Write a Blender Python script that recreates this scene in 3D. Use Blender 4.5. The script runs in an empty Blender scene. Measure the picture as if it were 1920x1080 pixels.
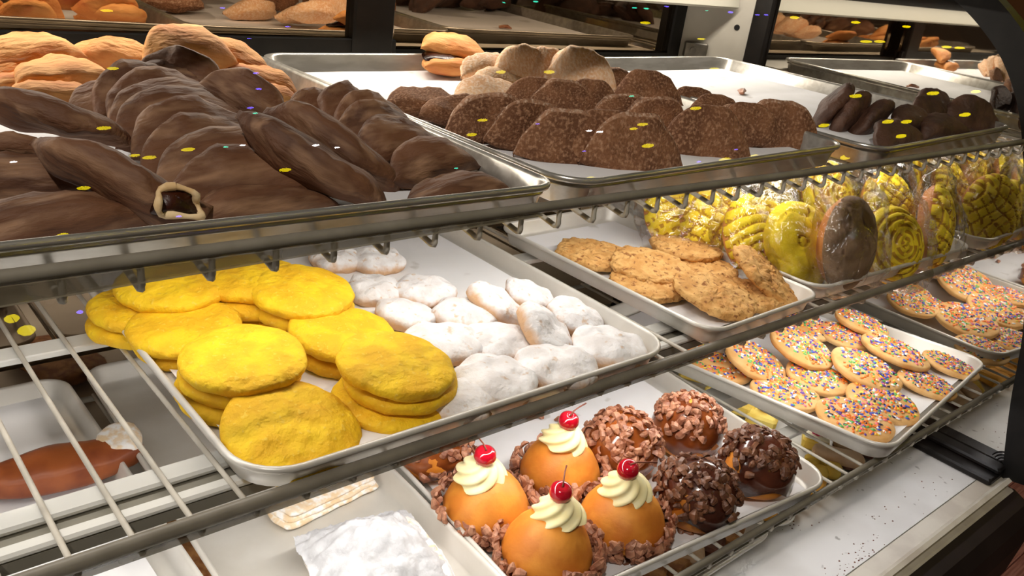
import bpy, math, random
from mathutils import Vector, Matrix, Euler, noise
R = math.radians
PI = math.pi
scene = bpy.context.scene
col = scene.collection
rnd = random.Random(7)

# ------------------------------------------------------------------ camera, light, exposure
cam_d = bpy.data.cameras.new('camera')
cam_d.sensor_width = 36.0
cam_d.lens = 30.38
cam_d.clip_start = 0.02
cam = bpy.data.objects.new('camera', cam_d)
col.objects.link(cam)
cam.matrix_world = Matrix(((0.75486, 0.16274, -0.63537, 0.0),
                           (-0.64295, 0.37505, -0.66780, 0.0),
                           (0.12962, 0.91261, 0.38774, 0.726),
                           (0, 0, 0, 1)))
scene.camera = cam

world = bpy.data.worlds.new('world')
scene.world = world
world.use_nodes = True
world.node_tree.nodes['Background'].inputs[0].default_value = (0.9, 0.62, 0.42, 1)
world.node_tree.nodes['Background'].inputs[1].default_value = 0.05
scene.view_settings.view_transform = 'Standard'
scene.view_settings.look = 'None'
scene.view_settings.gamma = 1
scene.view_settings.exposure = 0.0
scene.view_settings.use_curve_mapping = False


def area(name, loc, rot, sx, sy, power, color, spread=180):
    l = bpy.data.lights.new(name, 'AREA')
    l.shape = 'RECTANGLE'
    l.size, l.size_y = sx, sy
    l.energy = power
    l.color = color
    l.spread = R(spread)
    o = bpy.data.objects.new(name, l)
    o.location = loc
    o.rotation_euler = rot
    col.objects.link(o)
    return o


WARM = (1.0, 0.91, 0.78)
COOL = (1.0, 0.96, 0.90)
# tube along the rear top of the case, one under the top shelf, one under the middle shelf
area('top_tube_light', (0.55, 0.955, 0.702), (R(-28), 0, 0), 1.75, 0.02, 4.4, WARM)
area('middle_tube_light', (0.55, 0.60, 0.5135), (R(8), 0, 0), 1.75, 0.016, 2.7, COOL)
area('bottom_tube_light', (0.55, 0.521, 0.3085), (R(0), 0, 0), 1.75, 0.016, 2.7, COOL)
area('deck_tube_light', (0.55, 0.3675, 0.1286), (R(-4), 0, 0), 1.75, 0.004, 0.95, (0.96, 0.95, 1.0))
area('deck_fill_light', (0.55, 0.60, 0.1225), (R(6), 0, 0), 1.75, 0.010, 1.1, COOL)  # added fill light, brightens the small cakes on the deck
# ceiling lamp of the shop, above and a little behind the photographer, to the left
l = bpy.data.lights.new('ceiling_lamp', 'AREA')
l.shape = 'DISK'
l.size = 0.16
l.energy = 36.0
l.color = (1.0, 0.92, 0.82)
o = bpy.data.objects.new('ceiling_lamp', l)
o.location = (-0.9, -0.48, 2.52)
o.rotation_euler = (R(18), R(-35), 0)
col.objects.link(o)


# ------------------------------------------------------------------ materials
def lin(r, g, b):
    f = lambda c: (c / 255 / 12.92) if c / 255 <= 0.04045 else ((c / 255 + 0.055) / 1.055) ** 2.4
    return (f(r), f(g), f(b), 1)


def mat(name, c1, c2=None, scale=40, rough=0.6, metal=0.0, bump=0.0, bscale=120, spec=0.5,
        lo=0.4, hi=0.6, c3=None, s3=200, t3=0.62, w3=0.06, sss=0.0, coat=0.0, stretch=None, vor=False, bdist=0.002, zlow=None):
    m = bpy.data.materials.new(name)
    m.use_nodes = True
    nt = m.node_tree
    b = nt.nodes['Principled BSDF']
    b.inputs['Roughness'].default_value = rough
    b.inputs['Metallic'].default_value = metal
    b.inputs['Specular IOR Level'].default_value = spec
    b.inputs['Base Color'].default_value = c1
    if sss:
        b.inputs['Subsurface Weight'].default_value = sss
        b.inputs['Subsurface Radius'].default_value = (0.006, 0.004, 0.002)
    if coat:
        b.inputs['Coat Weight'].default_value = coat
        b.inputs['Coat Roughness'].default_value = 0.12
    tc = nt.nodes.new('ShaderNodeTexCoord')
    oi = nt.nodes.new('ShaderNodeObjectInfo')
    ad = nt.nodes.new('ShaderNodeVectorMath')
    ad.operation = 'ADD'
    mp = nt.nodes.new('ShaderNodeMapping')
    if stretch:
        mp.inputs['Scale'].default_value = stretch
    nt.links.new(tc.outputs['Object'], mp.inputs['Vector'])
    nt.links.new(mp.outputs['Vector'], ad.inputs[0])
    nt.links.new(oi.outputs['Random'], ad.inputs[1])

    def noi(s, det=4):
        n = nt.nodes.new('ShaderNodeTexNoise')
        n.inputs['Scale'].default_value = s
        n.inputs['Detail'].default_value = det
        nt.links.new(ad.outputs[0], n.inputs['Vector'])
        return n.outputs['Fac']

    def ramp(fac, a, bb):
        r = nt.nodes.new('ShaderNodeMapRange')
        r.inputs['From Min'].default_value = a
        r.inputs['From Max'].default_value = bb
        nt.links.new(fac, r.inputs['Value'])
        return r.outputs['Result']

    def mix(fac, A, B):
        x = nt.nodes.new('ShaderNodeMix')
        x.data_type = 'RGBA'
        nt.links.new(fac, x.inputs[0])
        for s, v in ((6, A), (7, B)):
            if isinstance(v, tuple):
                x.inputs[s].default_value = v
            else:
                nt.links.new(v, x.inputs[s])
        return x.outputs[2]
    cur = c1
    if c2:
        cur = mix(ramp(noi(scale), lo, hi), c1, c2)
    if c3:
        cur = mix(ramp(noi(s3, 2), t3, t3 + w3), cur, c3)
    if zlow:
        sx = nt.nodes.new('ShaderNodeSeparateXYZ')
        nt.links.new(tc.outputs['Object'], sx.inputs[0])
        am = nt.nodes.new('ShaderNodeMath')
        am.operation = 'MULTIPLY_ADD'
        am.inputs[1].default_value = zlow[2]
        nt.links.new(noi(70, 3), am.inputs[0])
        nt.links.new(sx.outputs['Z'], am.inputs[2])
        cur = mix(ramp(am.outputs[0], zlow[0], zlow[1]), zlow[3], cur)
    if c2 or c3 or zlow:
        nt.links.new(cur, b.inputs['Base Color'])
    if bump:
        bp = nt.nodes.new('ShaderNodeBump')
        bp.inputs['Strength'].default_value = bump
        bp.inputs['Distance'].default_value = bdist
        if vor:
            v = nt.nodes.new('ShaderNodeTexVoronoi')
            v.feature = 'DISTANCE_TO_EDGE'
            v.inputs['Scale'].default_value = bscale
            n3 = nt.nodes.new('ShaderNodeTexNoise')
            n3.inputs['Scale'].default_value = bscale
            sc = nt.nodes.new('ShaderNodeVectorMath')
            sc.operation = 'MULTIPLY_ADD'
            sc.inputs[1].default_value = (0.02, 0.02, 0.02)
            nt.links.new(ad.outputs[0], n3.inputs['Vector'])
            nt.links.new(n3.outputs['Color'], sc.inputs[0])
            nt.links.new(ad.outputs[0], sc.inputs[2])
            nt.links.new(sc.outputs[0], v.inputs['Vector'])
            nt.links.new(ramp(v.outputs['Distance'], 0.0, 0.12), bp.inputs['Height'])
        else:
            nt.links.new(noi(bscale, 6), bp.inputs['Height'])
        nt.links.new(bp.outputs['Normal'], b.inputs['Normal'])
    return m


def film(name, gloss_rough, mixf, bump=0.0, bscale=60, tint=(1, 1, 1, 1), fres=True):
    """thin clear sheet: passes light straight on, with a Fresnel gloss"""
    m = bpy.data.materials.new(name)
    m.use_nodes = True
    nt = m.node_tree
    nt.nodes.clear()
    out = nt.nodes.new('ShaderNodeOutputMaterial')
    tr = nt.nodes.new('ShaderNodeBsdfTransparent')
    tr.inputs[0].default_value = tint
    gl = nt.nodes.new('ShaderNodeBsdfGlossy')
    gl.inputs['Roughness'].default_value = gloss_rough
    mx = nt.nodes.new('ShaderNodeMixShader')
    lw = nt.nodes.new('ShaderNodeLayerWeight')
    lw.inputs['Blend'].default_value = 0.25
    mr = nt.nodes.new('ShaderNodeMapRange')
    mr.inputs['To Min'].default_value = mixf
    mr.inputs['To Max'].default_value = min(1.0, mixf * 5)
    nt.links.new(lw.outputs['Fresnel'], mr.inputs['Value'])
    nt.links.new(mr.outputs['Result'], mx.inputs[0])
    nt.links.new(tr.outputs[0], mx.inputs[1])
    nt.links.new(gl.outputs[0], mx.inputs[2])
    nt.links.new(mx.outputs[0], out.inputs[0])
    if bump:
        tc = nt.nodes.new('ShaderNodeTexCoord')
        n = nt.nodes.new('ShaderNodeTexNoise')
        n.inputs['Scale'].default_value = bscale
        n.inputs['Detail'].default_value = 3
        n.inputs['Distortion'].default_value = 1.5
        bp = nt.nodes.new('ShaderNodeBump')
        bp.inputs['Strength'].default_value = bump
        bp.inputs['Distance'].default_value = 0.006
        nt.links.new(tc.outputs['Object'], n.inputs['Vector'])
        nt.links.new(n.outputs['Fac'], bp.inputs['Height'])
        nt.links.new(bp.outputs['Normal'], gl.inputs['Normal'])
    return m


def emis(name, c, s):
    m = bpy.data.materials.new(name)
    m.use_nodes = True
    b = m.node_tree.nodes['Principled BSDF']
    b.inputs['Base Color'].default_value = (0, 0, 0, 1)
    b.inputs['Emission Color'].default_value = c
    b.inputs['Emission Strength'].default_value = s
    return m


M = {}
M['deck'] = mat('deck_white', lin(208, 206, 202), lin(196, 193, 188), 9, 0.45, c3=lin(150, 146, 140), s3=55, t3=0.70)
M['sill'] = mat('sill_beige', lin(196, 188, 172), lin(180, 170, 155), 20, 0.45)
M['black'] = mat('black_frame', lin(16, 14, 13), lin(24, 21, 19), 30, 0.45, spec=0.3)
M['body'] = mat('black_body', lin(34, 26, 26), lin(44, 34, 34), 6, 0.6, spec=0.3)
M['rail'] = mat('grey_wire', lin(132, 126, 114), lin(118, 112, 100), 30, 0.42)
M['wire'] = mat('pale_wire', lin(204, 198, 186), lin(186, 180, 168), 30, 0.4)
M['housing'] = mat('lamp_housing_white', lin(212, 211, 206), None, 10, 0.4)
M['groove'] = mat('housing_groove', lin(120, 116, 104), None, 10, 0.5)
M['tray_white'] = mat('tray_white', lin(222, 219, 213), lin(212, 208, 200), 14, 0.38, 0.25)
M['tray_metal'] = mat('tray_metal', lin(208, 204, 196), lin(186, 181, 172), 18, 0.28, 0.75, stretch=(1, 5, 5))
M['paper'] = mat('parchment', lin(234, 234, 238), lin(228, 228, 230), 12, 0.7, c3=lin(205, 203, 202), s3=26, t3=0.66)
M['panel'] = mat('panel_white', lin(196, 190, 178), lin(184, 178, 166), 12, 0.55)
M['steel'] = mat('bracket_steel', lin(150, 145, 135), lin(120, 115, 108), 30, 0.35, 0.9)
M['dark'] = mat('hole_shade', lin(18, 16, 15), None, 10, 0.6)
mm = bpy.data.materials.new('mirror')
mm.use_nodes = True
b_ = mm.node_tree.nodes['Principled BSDF']
b_.inputs['Metallic'].default_value = 1
b_.inputs['Roughness'].default_value = 0.02
b_.inputs['Base Color'].default_value = (0.66, 0.64, 0.60, 1)
M['mirror'] = mm
mm = mm.copy()
mm.name = 'bronze_mirror'
mm.node_tree.nodes['Principled BSDF'].inputs['Base Color'].default_value = (0.40, 0.31, 0.22, 1)
M['bronze'] = mm
M['glass'] = film('clear_glass', 0.0, 0.035)
M['acrylic'] = mat('smoky_acrylic', lin(128, 120, 102), lin(112, 104, 88), 12, 0.3)
M['acrylic'].node_tree.nodes['Principled BSDF'].inputs['Alpha'].default_value = 0.62
M['reflector'] = mat('reflector_cream', lin(176, 172, 158), None, 10, 0.5)
M['bag'] = film('cellophane', 0.035, 0.10, bump=1.0, bscale=58)
M['cocoa'] = mat('cocoa_dough', lin(112, 73, 47), lin(86, 53, 33), 40, 0.68, bump=0.8, bscale=130, bdist=0.004, c3=lin(160, 122, 92), s3=80, t3=0.46, w3=0.3, stretch=(0.3, 1, 1))
M['cocoa_dust'] = mat('cocoa_dusted_dough', lin(140, 94, 62), lin(108, 68, 42), 30, 0.85, bump=0.9, bscale=420, bdist=0.003, c3=lin(180, 136, 104), s3=330, t3=0.48, w3=0.25)
M['cocoa_rim'] = mat('cocoa_sugared_rim', lin(176, 132, 102), lin(146, 104, 76), 60, 0.9, bump=1.0, bscale=420, bdist=0.003, c3=lin(216, 184, 160), s3=300, t3=0.5, w3=0.2)
M['cocoa_dark'] = mat('dark_cocoa_dough', lin(84, 54, 38), lin(62, 38, 27), 30, 0.6, bump=0.7, bscale=150, bdist=0.003, c3=lin(96, 66, 50), s3=70, t3=0.5, w3=0.3)
M['tan'] = mat('golden_dough', lin(228, 166, 98), lin(206, 134, 70), 40, 0.7, bump=0.8, bscale=120, bdist=0.004, stretch=(0.4, 1, 1), c3=lin(196, 112, 66), s3=38, t3=0.58, w3=0.18, sss=0.05)
M['pale'] = mat('pale_dusted_dough', lin(234, 192, 150), lin(222, 172, 128), 30, 0.8, bump=0.5, bscale=300, c3=lin(246, 222, 198), s3=300, t3=0.42, w3=0.3)
M['filling'] = mat('dark_fruit_filling', lin(58, 22, 8), lin(28, 10, 4), 60, 0.25, bump=0.3)
M['crumb'] = mat('cream_crumb', lin(240, 214, 170), lin(222, 186, 134), 80, 0.8, bump=0.4)
M['yellow'] = mat('yellow_cookie', lin(242, 200, 22), lin(230, 178, 16), 40, 0.75, bump=0.7, bscale=130, bdist=0.005, c3=lin(236, 196, 60), s3=260, t3=0.62)
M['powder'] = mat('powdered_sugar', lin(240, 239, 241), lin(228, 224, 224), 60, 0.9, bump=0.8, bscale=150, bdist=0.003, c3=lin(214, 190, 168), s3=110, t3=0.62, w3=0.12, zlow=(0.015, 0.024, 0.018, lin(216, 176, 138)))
M['snow'] = mat('sugar_mound', lin(206, 206, 210), lin(186, 186, 190), 60, 0.9, bump=0.7, bscale=120, bdist=0.003)
M['powder_bun'] = mat('powdered_dough', lin(238, 232, 230), lin(222, 190, 160), 60, 0.9, bump=0.5, bscale=150, lo=0.52, hi=0.62)
M['oat'] = mat('oatmeal_cookie', lin(222, 174, 106), lin(202, 148, 80), 60, 0.8, bump=1.0, bscale=130, bdist=0.004, c3=lin(150, 96, 46), s3=150, t3=0.58, w3=0.1)
M['sugar'] = mat('pale_sugar_cookie', lin(226, 184, 124), lin(212, 160, 94), 30, 0.75, bump=0.4, bscale=90)
M['bread'] = mat('bread_base', lin(214, 146, 76), lin(196, 120, 56), 24, 0.6, bump=0.2)
M['crust_y'] = mat('yellow_crust', lin(246, 220, 40), lin(232, 200, 30), 50, 0.75, bump=0.4, bscale=160)
M['groove_y'] = mat('yellow_crust_groove', lin(196, 150, 24), lin(176, 128, 20), 50, 0.8)
M['groove_b'] = mat('brown_crust_groove', lin(112, 86, 64), None, 50, 0.8)
M['crust_b'] = mat('brown_crust', lin(152, 126, 98), lin(128, 104, 80), 40, 0.8, bump=0.5, bscale=130)
M['cake'] = mat('golden_cake', lin(226, 148, 52), lin(206, 122, 36), 30, 0.55, bump=0.35, bscale=120, sss=0.1)
M['caramel'] = mat('caramel_glaze', lin(150, 78, 30), lin(112, 52, 20), 24, 0.18, bump=0.25, bscale=60, coat=0.6)
M['choc'] = mat('chocolate_glaze', lin(92, 46, 30), lin(66, 32, 22), 24, 0.16, bump=0.25, bscale=60, coat=0.7)
M['nut'] = mat('pecan', lin(190, 136, 106), lin(140, 86, 62), 120, 0.45, bump=0.5, bscale=300)
M['nut_dark'] = mat('dark_pecan', lin(128, 84, 58), lin(92, 56, 38), 120, 0.4, bump=0.5, bscale=300)
M['cream'] = mat('vanilla_cream', lin(246, 236, 188), lin(240, 226, 168), 60, 0.45, sss=0.2)
M['cherry'] = mat('cherry_red', lin(196, 12, 40), lin(170, 6, 30), 60, 0.08, coat=0.8, sss=0.15)
M['stem'] = mat('cherry_stem', lin(120, 60, 40), None, 20, 0.5)
M['loaf'] = mat('brown_loaf', lin(158, 84, 40), lin(126, 58, 26), 22, 0.4, bump=0.2, bscale=60)
M['flaky'] = mat('flaky_pastry', lin(238, 218, 190), lin(232, 204, 164), 40, 0.8, bump=0.7, bscale=120, c3=lin(250, 248, 246), s3=110, t3=0.42, w3=0.2)
M['lady'] = mat('ladyfinger', lin(226, 196, 164), lin(210, 172, 134), 30, 0.7, bump=0.2)
M['lemon'] = mat('lemon_sponge', lin(240, 214, 110), lin(228, 190, 74), 30, 0.7, bump=0.3, bscale=100)
M['orange'] = mat('orange_sponge', lin(232, 172, 66), lin(216, 148, 50), 30, 0.7, bump=0.3, bscale=100)
M['toffee'] = mat('toffee_square', lin(196, 140, 84), lin(150, 92, 50), 60, 0.6, bump=0.6, bscale=120)
M['brownie'] = mat('brownie', lin(120, 66, 44), lin(84, 42, 28), 60, 0.5, bump=0.6, bscale=120)
M['pink'] = mat('pink_icing', lin(236, 70, 130), lin(220, 40, 100), 90, 0.4)
M['icing'] = mat('white_icing', lin(244, 236, 208), None, 40, 0.5)
M['plate'] = mat('paper_plate', lin(238, 238, 238), None, 20, 0.5)
M['wood'] = mat('red_wood_plank', lin(222, 156, 146), lin(186, 120, 112), 16, 0.5, stretch=(0.6, 9, 9))
M['wall'] = mat('brown_wall', lin(110, 66, 28), lin(90, 50, 20), 6, 0.6)
M['beam'] = mat('dark_beam', lin(22, 14, 12), None, 6, 0.6)
M['ceil'] = mat('shop_ceiling', lin(60, 52, 46), lin(50, 44, 40), 4, 0.8)
SPR = [mat('sprinkle_' + n, lin(*c), None, 10, 0.4) for n, c in
       (('orange', (246, 128, 40)), ('blue', (62, 84, 190)), ('white', (244, 240, 234)), ('green', (92, 178, 96)),
        ('purple', (92, 58, 150)), ('pink', (240, 120, 140)), ('yellow', (244, 210, 70)), ('navy', (38, 36, 70)))]
M['bulb_y'] = emis('bulb_yellow', (1.0, 0.80, 0.0, 1), 18)
M['bulb_b'] = emis('bulb_blue', (0.18, 0.12, 1.0, 1), 28)
M['bulb_g'] = emis('bulb_green', (0.05, 0.9, 0.55, 1), 26)
M['downlight_w'] = emis('downlight_white', (1.0, 0.97, 1.0, 1), 60)


# ------------------------------------------------------------------ builders
def mesh(name, vs, fs, m=None, smooth=True, mats=None, idx=None):
    me = bpy.data.meshes.new(name)
    me.from_pydata([tuple(v) for v in vs], [], fs)
    for x in (mats or ([m] if m else [])):
        me.materials.append(x)
    if idx:
        me.polygons.foreach_set('material_index', idx)
    me.polygons.foreach_set('use_smooth', [smooth] * len(me.polygons))
    me.update()
    return me


def put(name, me, parent=None, loc=(0, 0, 0), rot=(0, 0, 0), scale=(1, 1, 1)):
    o = bpy.data.objects.new(name, me)
    o.location = loc
    o.rotation_euler = rot
    o.scale = scale
    col.objects.link(o)
    if parent:
        o.parent = parent
    return o


def tag(o, label, cat, group=None, kind=None):
    if label:
        o['label'] = label
    if cat:
        o['category'] = cat
    if group:
        o['group'] = group
    if kind:
        o['kind'] = kind
    return o


def thing(name, label, cat, loc=(0, 0, 0), rot=(0, 0, 0), group=None, scale=(1, 1, 1)):
    o = put(name, None, None, loc, rot, scale)
    return tag(o, label, cat, group)


class MB:
    def __init__(s):
        s.v, s.f = [], []

    def add(s, vs, fs):
        n = len(s.v)
        s.v += [tuple(v) for v in vs]
        s.f += [tuple(i + n for i in f) for f in fs]
        return s

    def box(s, x0, x1, y0, y1, z0, z1, b=0.0):
        if b <= 0:
            v = [(x, y, z) for z in (z0, z1) for y in (y0, y1) for x in (x0, x1)]
            return s.add(v, [(0, 2, 3, 1), (4, 5, 7, 6), (0, 1, 5, 4), (2, 6, 7, 3), (0, 4, 6, 2), (1, 3, 7, 5)])
        # chamfered box: three rings of eight
        def ring(i, z):
            return [(x0 + i + b, y0 + i, z), (x1 - i - b, y0 + i, z), (x1 - i, y0 + i + b, z), (x1 - i, y1 - i - b, z),
                    (x1 - i - b, y1 - i, z), (x0 + i + b, y1 - i, z), (x0 + i, y1 - i - b, z), (x0 + i, y0 + i + b, z)]
        rs = [ring(b, z0), ring(0, z0 + b), ring(0, z1 - b), ring(b, z1)]
        v = [p for r in rs for p in r]
        f = [(k * 8 + i, k * 8 + (i + 1) % 8, k * 8 + 8 + (i + 1) % 8, k * 8 + 8 + i) for k in range(3) for i in range(8)]
        f += [tuple(range(7, -1, -1)), tuple(range(24, 32))]
        return s.add(v, f)

    def tube(s, pts, r, n=8, cap=True):
        pts = [Vector(p) for p in pts]
        rs = r if isinstance(r, (list, tuple)) else [r] * len(pts)
        vs, fs = [], []
        up = Vector((0.13, 0.21, 0.97)).normalized()
        for i, p in enumerate(pts):
            d = (pts[min(i + 1, len(pts) - 1)] - pts[max(i - 1, 0)]).normalized()
            a = d.cross(up)
            if a.length < 0.2:
                a = d.cross(Vector((1, 0.1, 0)))
            a.normalize()
            c = a.cross(d)
            for k in range(n):
                t = 2 * PI * k / n
                vs.append(p + a * math.cos(t) * rs[i] + c * math.sin(t) * rs[i])
        for i in range(len(pts) - 1):
            for k in range(n):
                fs.append((i * n + k, i * n + (k + 1) % n, (i + 1) * n + (k + 1) % n, (i + 1) * n + k))
        if cap:
            fs.append(tuple(range(n - 1, -1, -1)))
            fs.append(tuple(range((len(pts) - 1) * n, len(pts) * n)))
        return s.add(vs, fs)

    def me(s, name, m=None, smooth=False, **k):
        return mesh(name, s.v, s.f, m, smooth, **k)


def prism(prof, x0, x1):
    """profile of (y, z) swept along X"""
    n = len(prof)
    v = [(x0, y, z) for y, z in prof] + [(x1, y, z) for y, z in prof]
    f = [(i, (i + 1) % n, n + (i + 1) % n, n + i) for i in range(n)]
    f += [tuple(range(n - 1, -1, -1)), tuple(range(n, 2 * n))]
    return v, f


def lathe(prof, n=36, fn=None):
    """prof: (r, z) from the bottom centre to the top centre; fn may move each vertex"""
    vs, fs = [], []
    for r, z in prof:
        for k in range(n):
            t = 2 * PI * k / n
            vs.append(Vector((r * math.cos(t), r * math.sin(t), z)))
    for i in range(len(prof) - 1):
        for k in range(n):
            fs.append((i * n + k, i * n + (k + 1) % n, (i + 1) * n + (k + 1) % n, (i + 1) * n + k))
    fs.append(tuple(range(n - 1, -1, -1)))
    fs.append(tuple(range((len(prof) - 1) * n, len(prof) * n)))
    if fn:
        vs = [fn(v) for v in vs]
    return vs, fs


def nz(v, s, seed=0.0):
    return noise.noise(Vector(v) * s + Vector((seed * 7.3, seed * 3.1, seed * 5.7)))


# the shape of the curved front glass, (y, z) from the deck to the roof
GLASS = [(0.302, 0.000), (0.330, 0.120), (0.352, 0.240), (0.385, 0.350), (0.425, 0.460), (0.468, 0.560),
         (0.510, 0.622), (0.555, 0.664), (0.610, 0.700), (0.665, 0.722)]


def crom(P, n=6):
    out = []
    for i in range(len(P) - 1):
        p0, p1, p2, p3 = P[max(i - 1, 0)], P[i], P[i + 1], P[min(i + 2, len(P) - 1)]
        for k in range(n):
            t = k / n
            out.append(tuple(0.5 * (2 * b + (c - a) * t + (2 * a - 5 * b + 4 * c - d) * t * t + (3 * b - a - 3 * c + d) * t ** 3)
                             for a, b, c, d in zip(p0, p1, p2, p3)))
    out.append(P[-1])
    return out


GC = crom(GLASS)
X0, XE = -0.75, 1.455

# ------------------------------------------------------------------ the room
def struct(name, me, **k):
    o = put(name, me, **k)
    o['kind'] = 'structure'
    return o


FZ = -0.86
struct('floor', MB().box(-3, 5, -3, 4, FZ - 0.05, FZ).me('floor', M['beam']))
flo = bpy.data.objects['floor']
for i in range(14):
    y0 = -0.35 + i * 0.09
    put('plank', MB().box(1.2, 4.4, y0, y0 + 0.0875, FZ, FZ + 0.012, 0.002).me('plank', M['wood']), flo)
struct('wall_right', MB().box(3.6, 3.7, -3, 4, FZ, 2.6).me('wall_right', M['wall']))
put('beam', MB().box(3.50, 3.6, -3, 4, 1.02, 1.5).me('beam', M['beam']), bpy.data.objects['wall_right'])
struct('wall_back', MB().box(-3, 5, 3.0, 3.1, FZ, 2.6).me('wall_back', M['beam']))
struct('ceiling', MB().box(-3, 5, -3, 4, 2.6, 2.7).me('ceiling', M['ceil']))

# ------------------------------------------------------------------ the display case
case = thing('display_case', 'curved glass bakery display case with black frame, mirrored end and white deck', 'display case', (0, 0, 0))
put('deck', MB().box(X0, XE, 0.334, 1.16, -0.03, 0.0).me('deck', M['deck']), case)
put('deck_edge_strip', MB().box(X0, XE, 0.304, 0.3328, -0.03, 0.0005, 0.001).me('strip', M['sill']), case)
v, f = prism([(0.300, -0.004), (0.296, 0.003), (0.302, 0.006), (0.308, 0.002), (0.308, -0.01), (0.300, -0.012)], X0, XE)
put('front_lip', mesh('front_lip', v, f, M['sill'], False), case)
v, f = prism([(0.2915, -0.018), (0.2900, -0.0145), (0.2935, -0.0125), (0.303, -0.0130), (0.303, -0.03), (0.2925, -0.03)], X0, XE)
put('front_sill', mesh('front_sill', v, f, M['sill'], False), case)
body = [(0.2915, -0.0175), (0.268, -0.028), (0.254, -0.05), (0.25, -0.09), (0.258, -0.16), (0.285, -0.26), (0.33, -0.40), (0.40, -0.60), (0.46, FZ + 0.02),
        (1.16, FZ + 0.02), (1.16, -0.03)]
v, f = prism(body, X0, XE + 0.012)
put('front_panel', mesh('front_panel', v, f, M['body'], False), case)
put('deck_crossbar', MB().box(1.398, XE, 0.312, 1.12, 0.0, 0.012, 0.003).box(1.425, XE, 0.312, 1.12, 0.012, 0.022, 0.003).me('deck_crossbar', M['black']), case)
# end mirror follows the glass curve
prof = [(y + 0.012, z) for y, z in GC if z > 0.003] + [(0.665, 0.735), (0.937, 0.735), (0.937, 0.0)]
pv = [(XE, y, z) for y, z in [(0.315, 0.0)] + prof]
pv2 = [(XE + 0.004, y, z) for _, y, z in pv]
n = len(pv)
put('end_mirror', mesh('end_mirror', pv + pv2, [tuple(range(n)), tuple(range(2 * n - 1, n - 1, -1))] +
    [(i, n + i, n + (i + 1) % n, (i + 1) % n) for i in range(n)], M['mirror'], False), case)
# end frame: a flat black band outside the glass curve
ins = GC
outr = []
for i, (y, z) in enumerate(GC):
    a, b = GC[max(i - 1, 0)], GC[min(i + 1, len(GC) - 1)]
    ty, tz = b[0] - a[0], b[1] - a[1]
    L = math.hypot(ty, tz)
    outr.append((y - tz / L * 0.036, z + ty / L * 0.036))
fr = MB()
for side in (0,):
    n = len(ins)
    P = [(y + 0.010, z) for y, z in ins]
    v = [(XE - 0.006, y, z) for y, z in P] + [(XE - 0.006, y, z) for y, z in outr] + \
        [(XE + 0.030, y, z) for y, z in P] + [(XE + 0.030, y, z) for y, z in outr]
    f = []
    for i in range(n - 1):
        f += [(i, i + 1, n + i + 1, n + i), (2 * n + i, 3 * n + i, 3 * n + i + 1, 2 * n + i + 1),
              (i, 2 * n + i, 2 * n + i + 1, i + 1), (n + i, n + i + 1, 3 * n + i + 1, 3 * n + i)]
    f += [(0, n, 3 * n, 2 * n), (n - 1, 3 * n - 1, 4 * n - 1, 2 * n - 1)]
    fr.add(v, f)
put('end_frame', fr.me('end_frame', M['black']), case)
put('rear_upright', MB().box(XE - 0.012, XE + 0.02, 0.938, 0.978, 0.0, 0.735, 0.003).me('rear_upright', M['black']), case)
pa, pb_ = Vector((1.452, 0.976, 0)), Vector((1.353, 1.062, 0))
pd_ = (pb_ - pa).normalized()
pn_ = Vector((-pd_.y, pd_.x, 0))          # towards the inside of the case
if pn_.y > 0:
    pn_ = -pn_
pq = [pa, pb_, pb_ - pn_ * 0.015, pa - pn_ * 0.015]
pnl = put('jamb_panel', mesh('jamb_panel', [(q.x, q.y, z) for z in (0.0, 0.735) for q in pq],
          [(0, 1, 5, 4), (1, 2, 6, 5), (2, 3, 7, 6), (3, 0, 4, 7), (4, 5, 6, 7), (3, 2, 1, 0)], M['panel'], False), case)
hp = pa + pd_ * 0.030 + Vector((0, 0, 0.598))
put('screw_hole', MB().tube([hp - pn_ * 0.002, hp + pn_ * 0.001], 0.0055, 10).me('screw_hole', M['dark']), pnl)  # solid dark disc, the hole's shade is put into its colour
hb = pa + pd_ * 0.100 + Vector((0, 0, 0.548))
hm = MB().box(-0.022, 0.022, -0.012, 0.0, -0.014, 0.014, 0.002).tube([(-0.006, -0.018, 0), (-0.006, -0.010, 0)], 0.006, 8)
put('hinge_bracket', hm.me('hinge_bracket', M['steel']), pnl, hb, (0, 0, math.atan2(-pn_.x, pn_.y) + PI))
put('rear_ledge', MB().box(X0, 1.36, 0.957, 1.10, 0.515, 0.528).me('rear_ledge', M['panel']), case)
# roof and the curved front glass
put('roof', MB().box(X0, XE + 0.03, 0.66, 1.19, 0.735, 0.765, 0.004).box(X0, XE - 0.006, 0.668, 0.676, 0.698, 0.736).me('roof', M['black']), case)
n = len(GC)
v = [(X0, y, z) for y, z in GC] + [(XE - 0.007, y, z) for y, z in GC]
put('front_glass', mesh('front_glass', v, [(i, n + i, n + i + 1, i + 1) for i in range(n - 1)], M['glass'], True), case)
# rear sliding doors: bronze mirror in black frames
dl = put('sliding_door', MB().box(X0, 0.70, 1.045, 1.051, 0.02, 0.70).me('door_mirror', M['bronze']), case)
put('door_rail', MB().box(X0, 0.70, 1.036, 1.058, 0.530, 0.5545, 0.002).me('door_rail', M['black']), dl)
put('door_stile', MB().box(0.628, 0.692, 1.032, 1.058, 0.0, 0.72, 0.003).me('door_stile', M['black']), dl)
dr = put('sliding_door', MB().box(0.66, 1.352, 1.066, 1.072, 0.02, 0.70).me('door_mirror', M['bronze']), case)
put('door_rail', MB().box(0.66, 1.352, 1.058, 1.078, 0.515, 0.5395, 0.002).me('door_rail', M['black']), dr)
put('door_stile', MB().box(1.318, 1.352, 1.056, 1.08, 0.0, 0.72, 0.003).me('door_stile', M['black']), dr)
put('door_head', MB().box(X0, 1.36, 1.036, 1.09, 0.70, 0.735, 0.002).me('door_head', M['black']), case)
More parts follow.
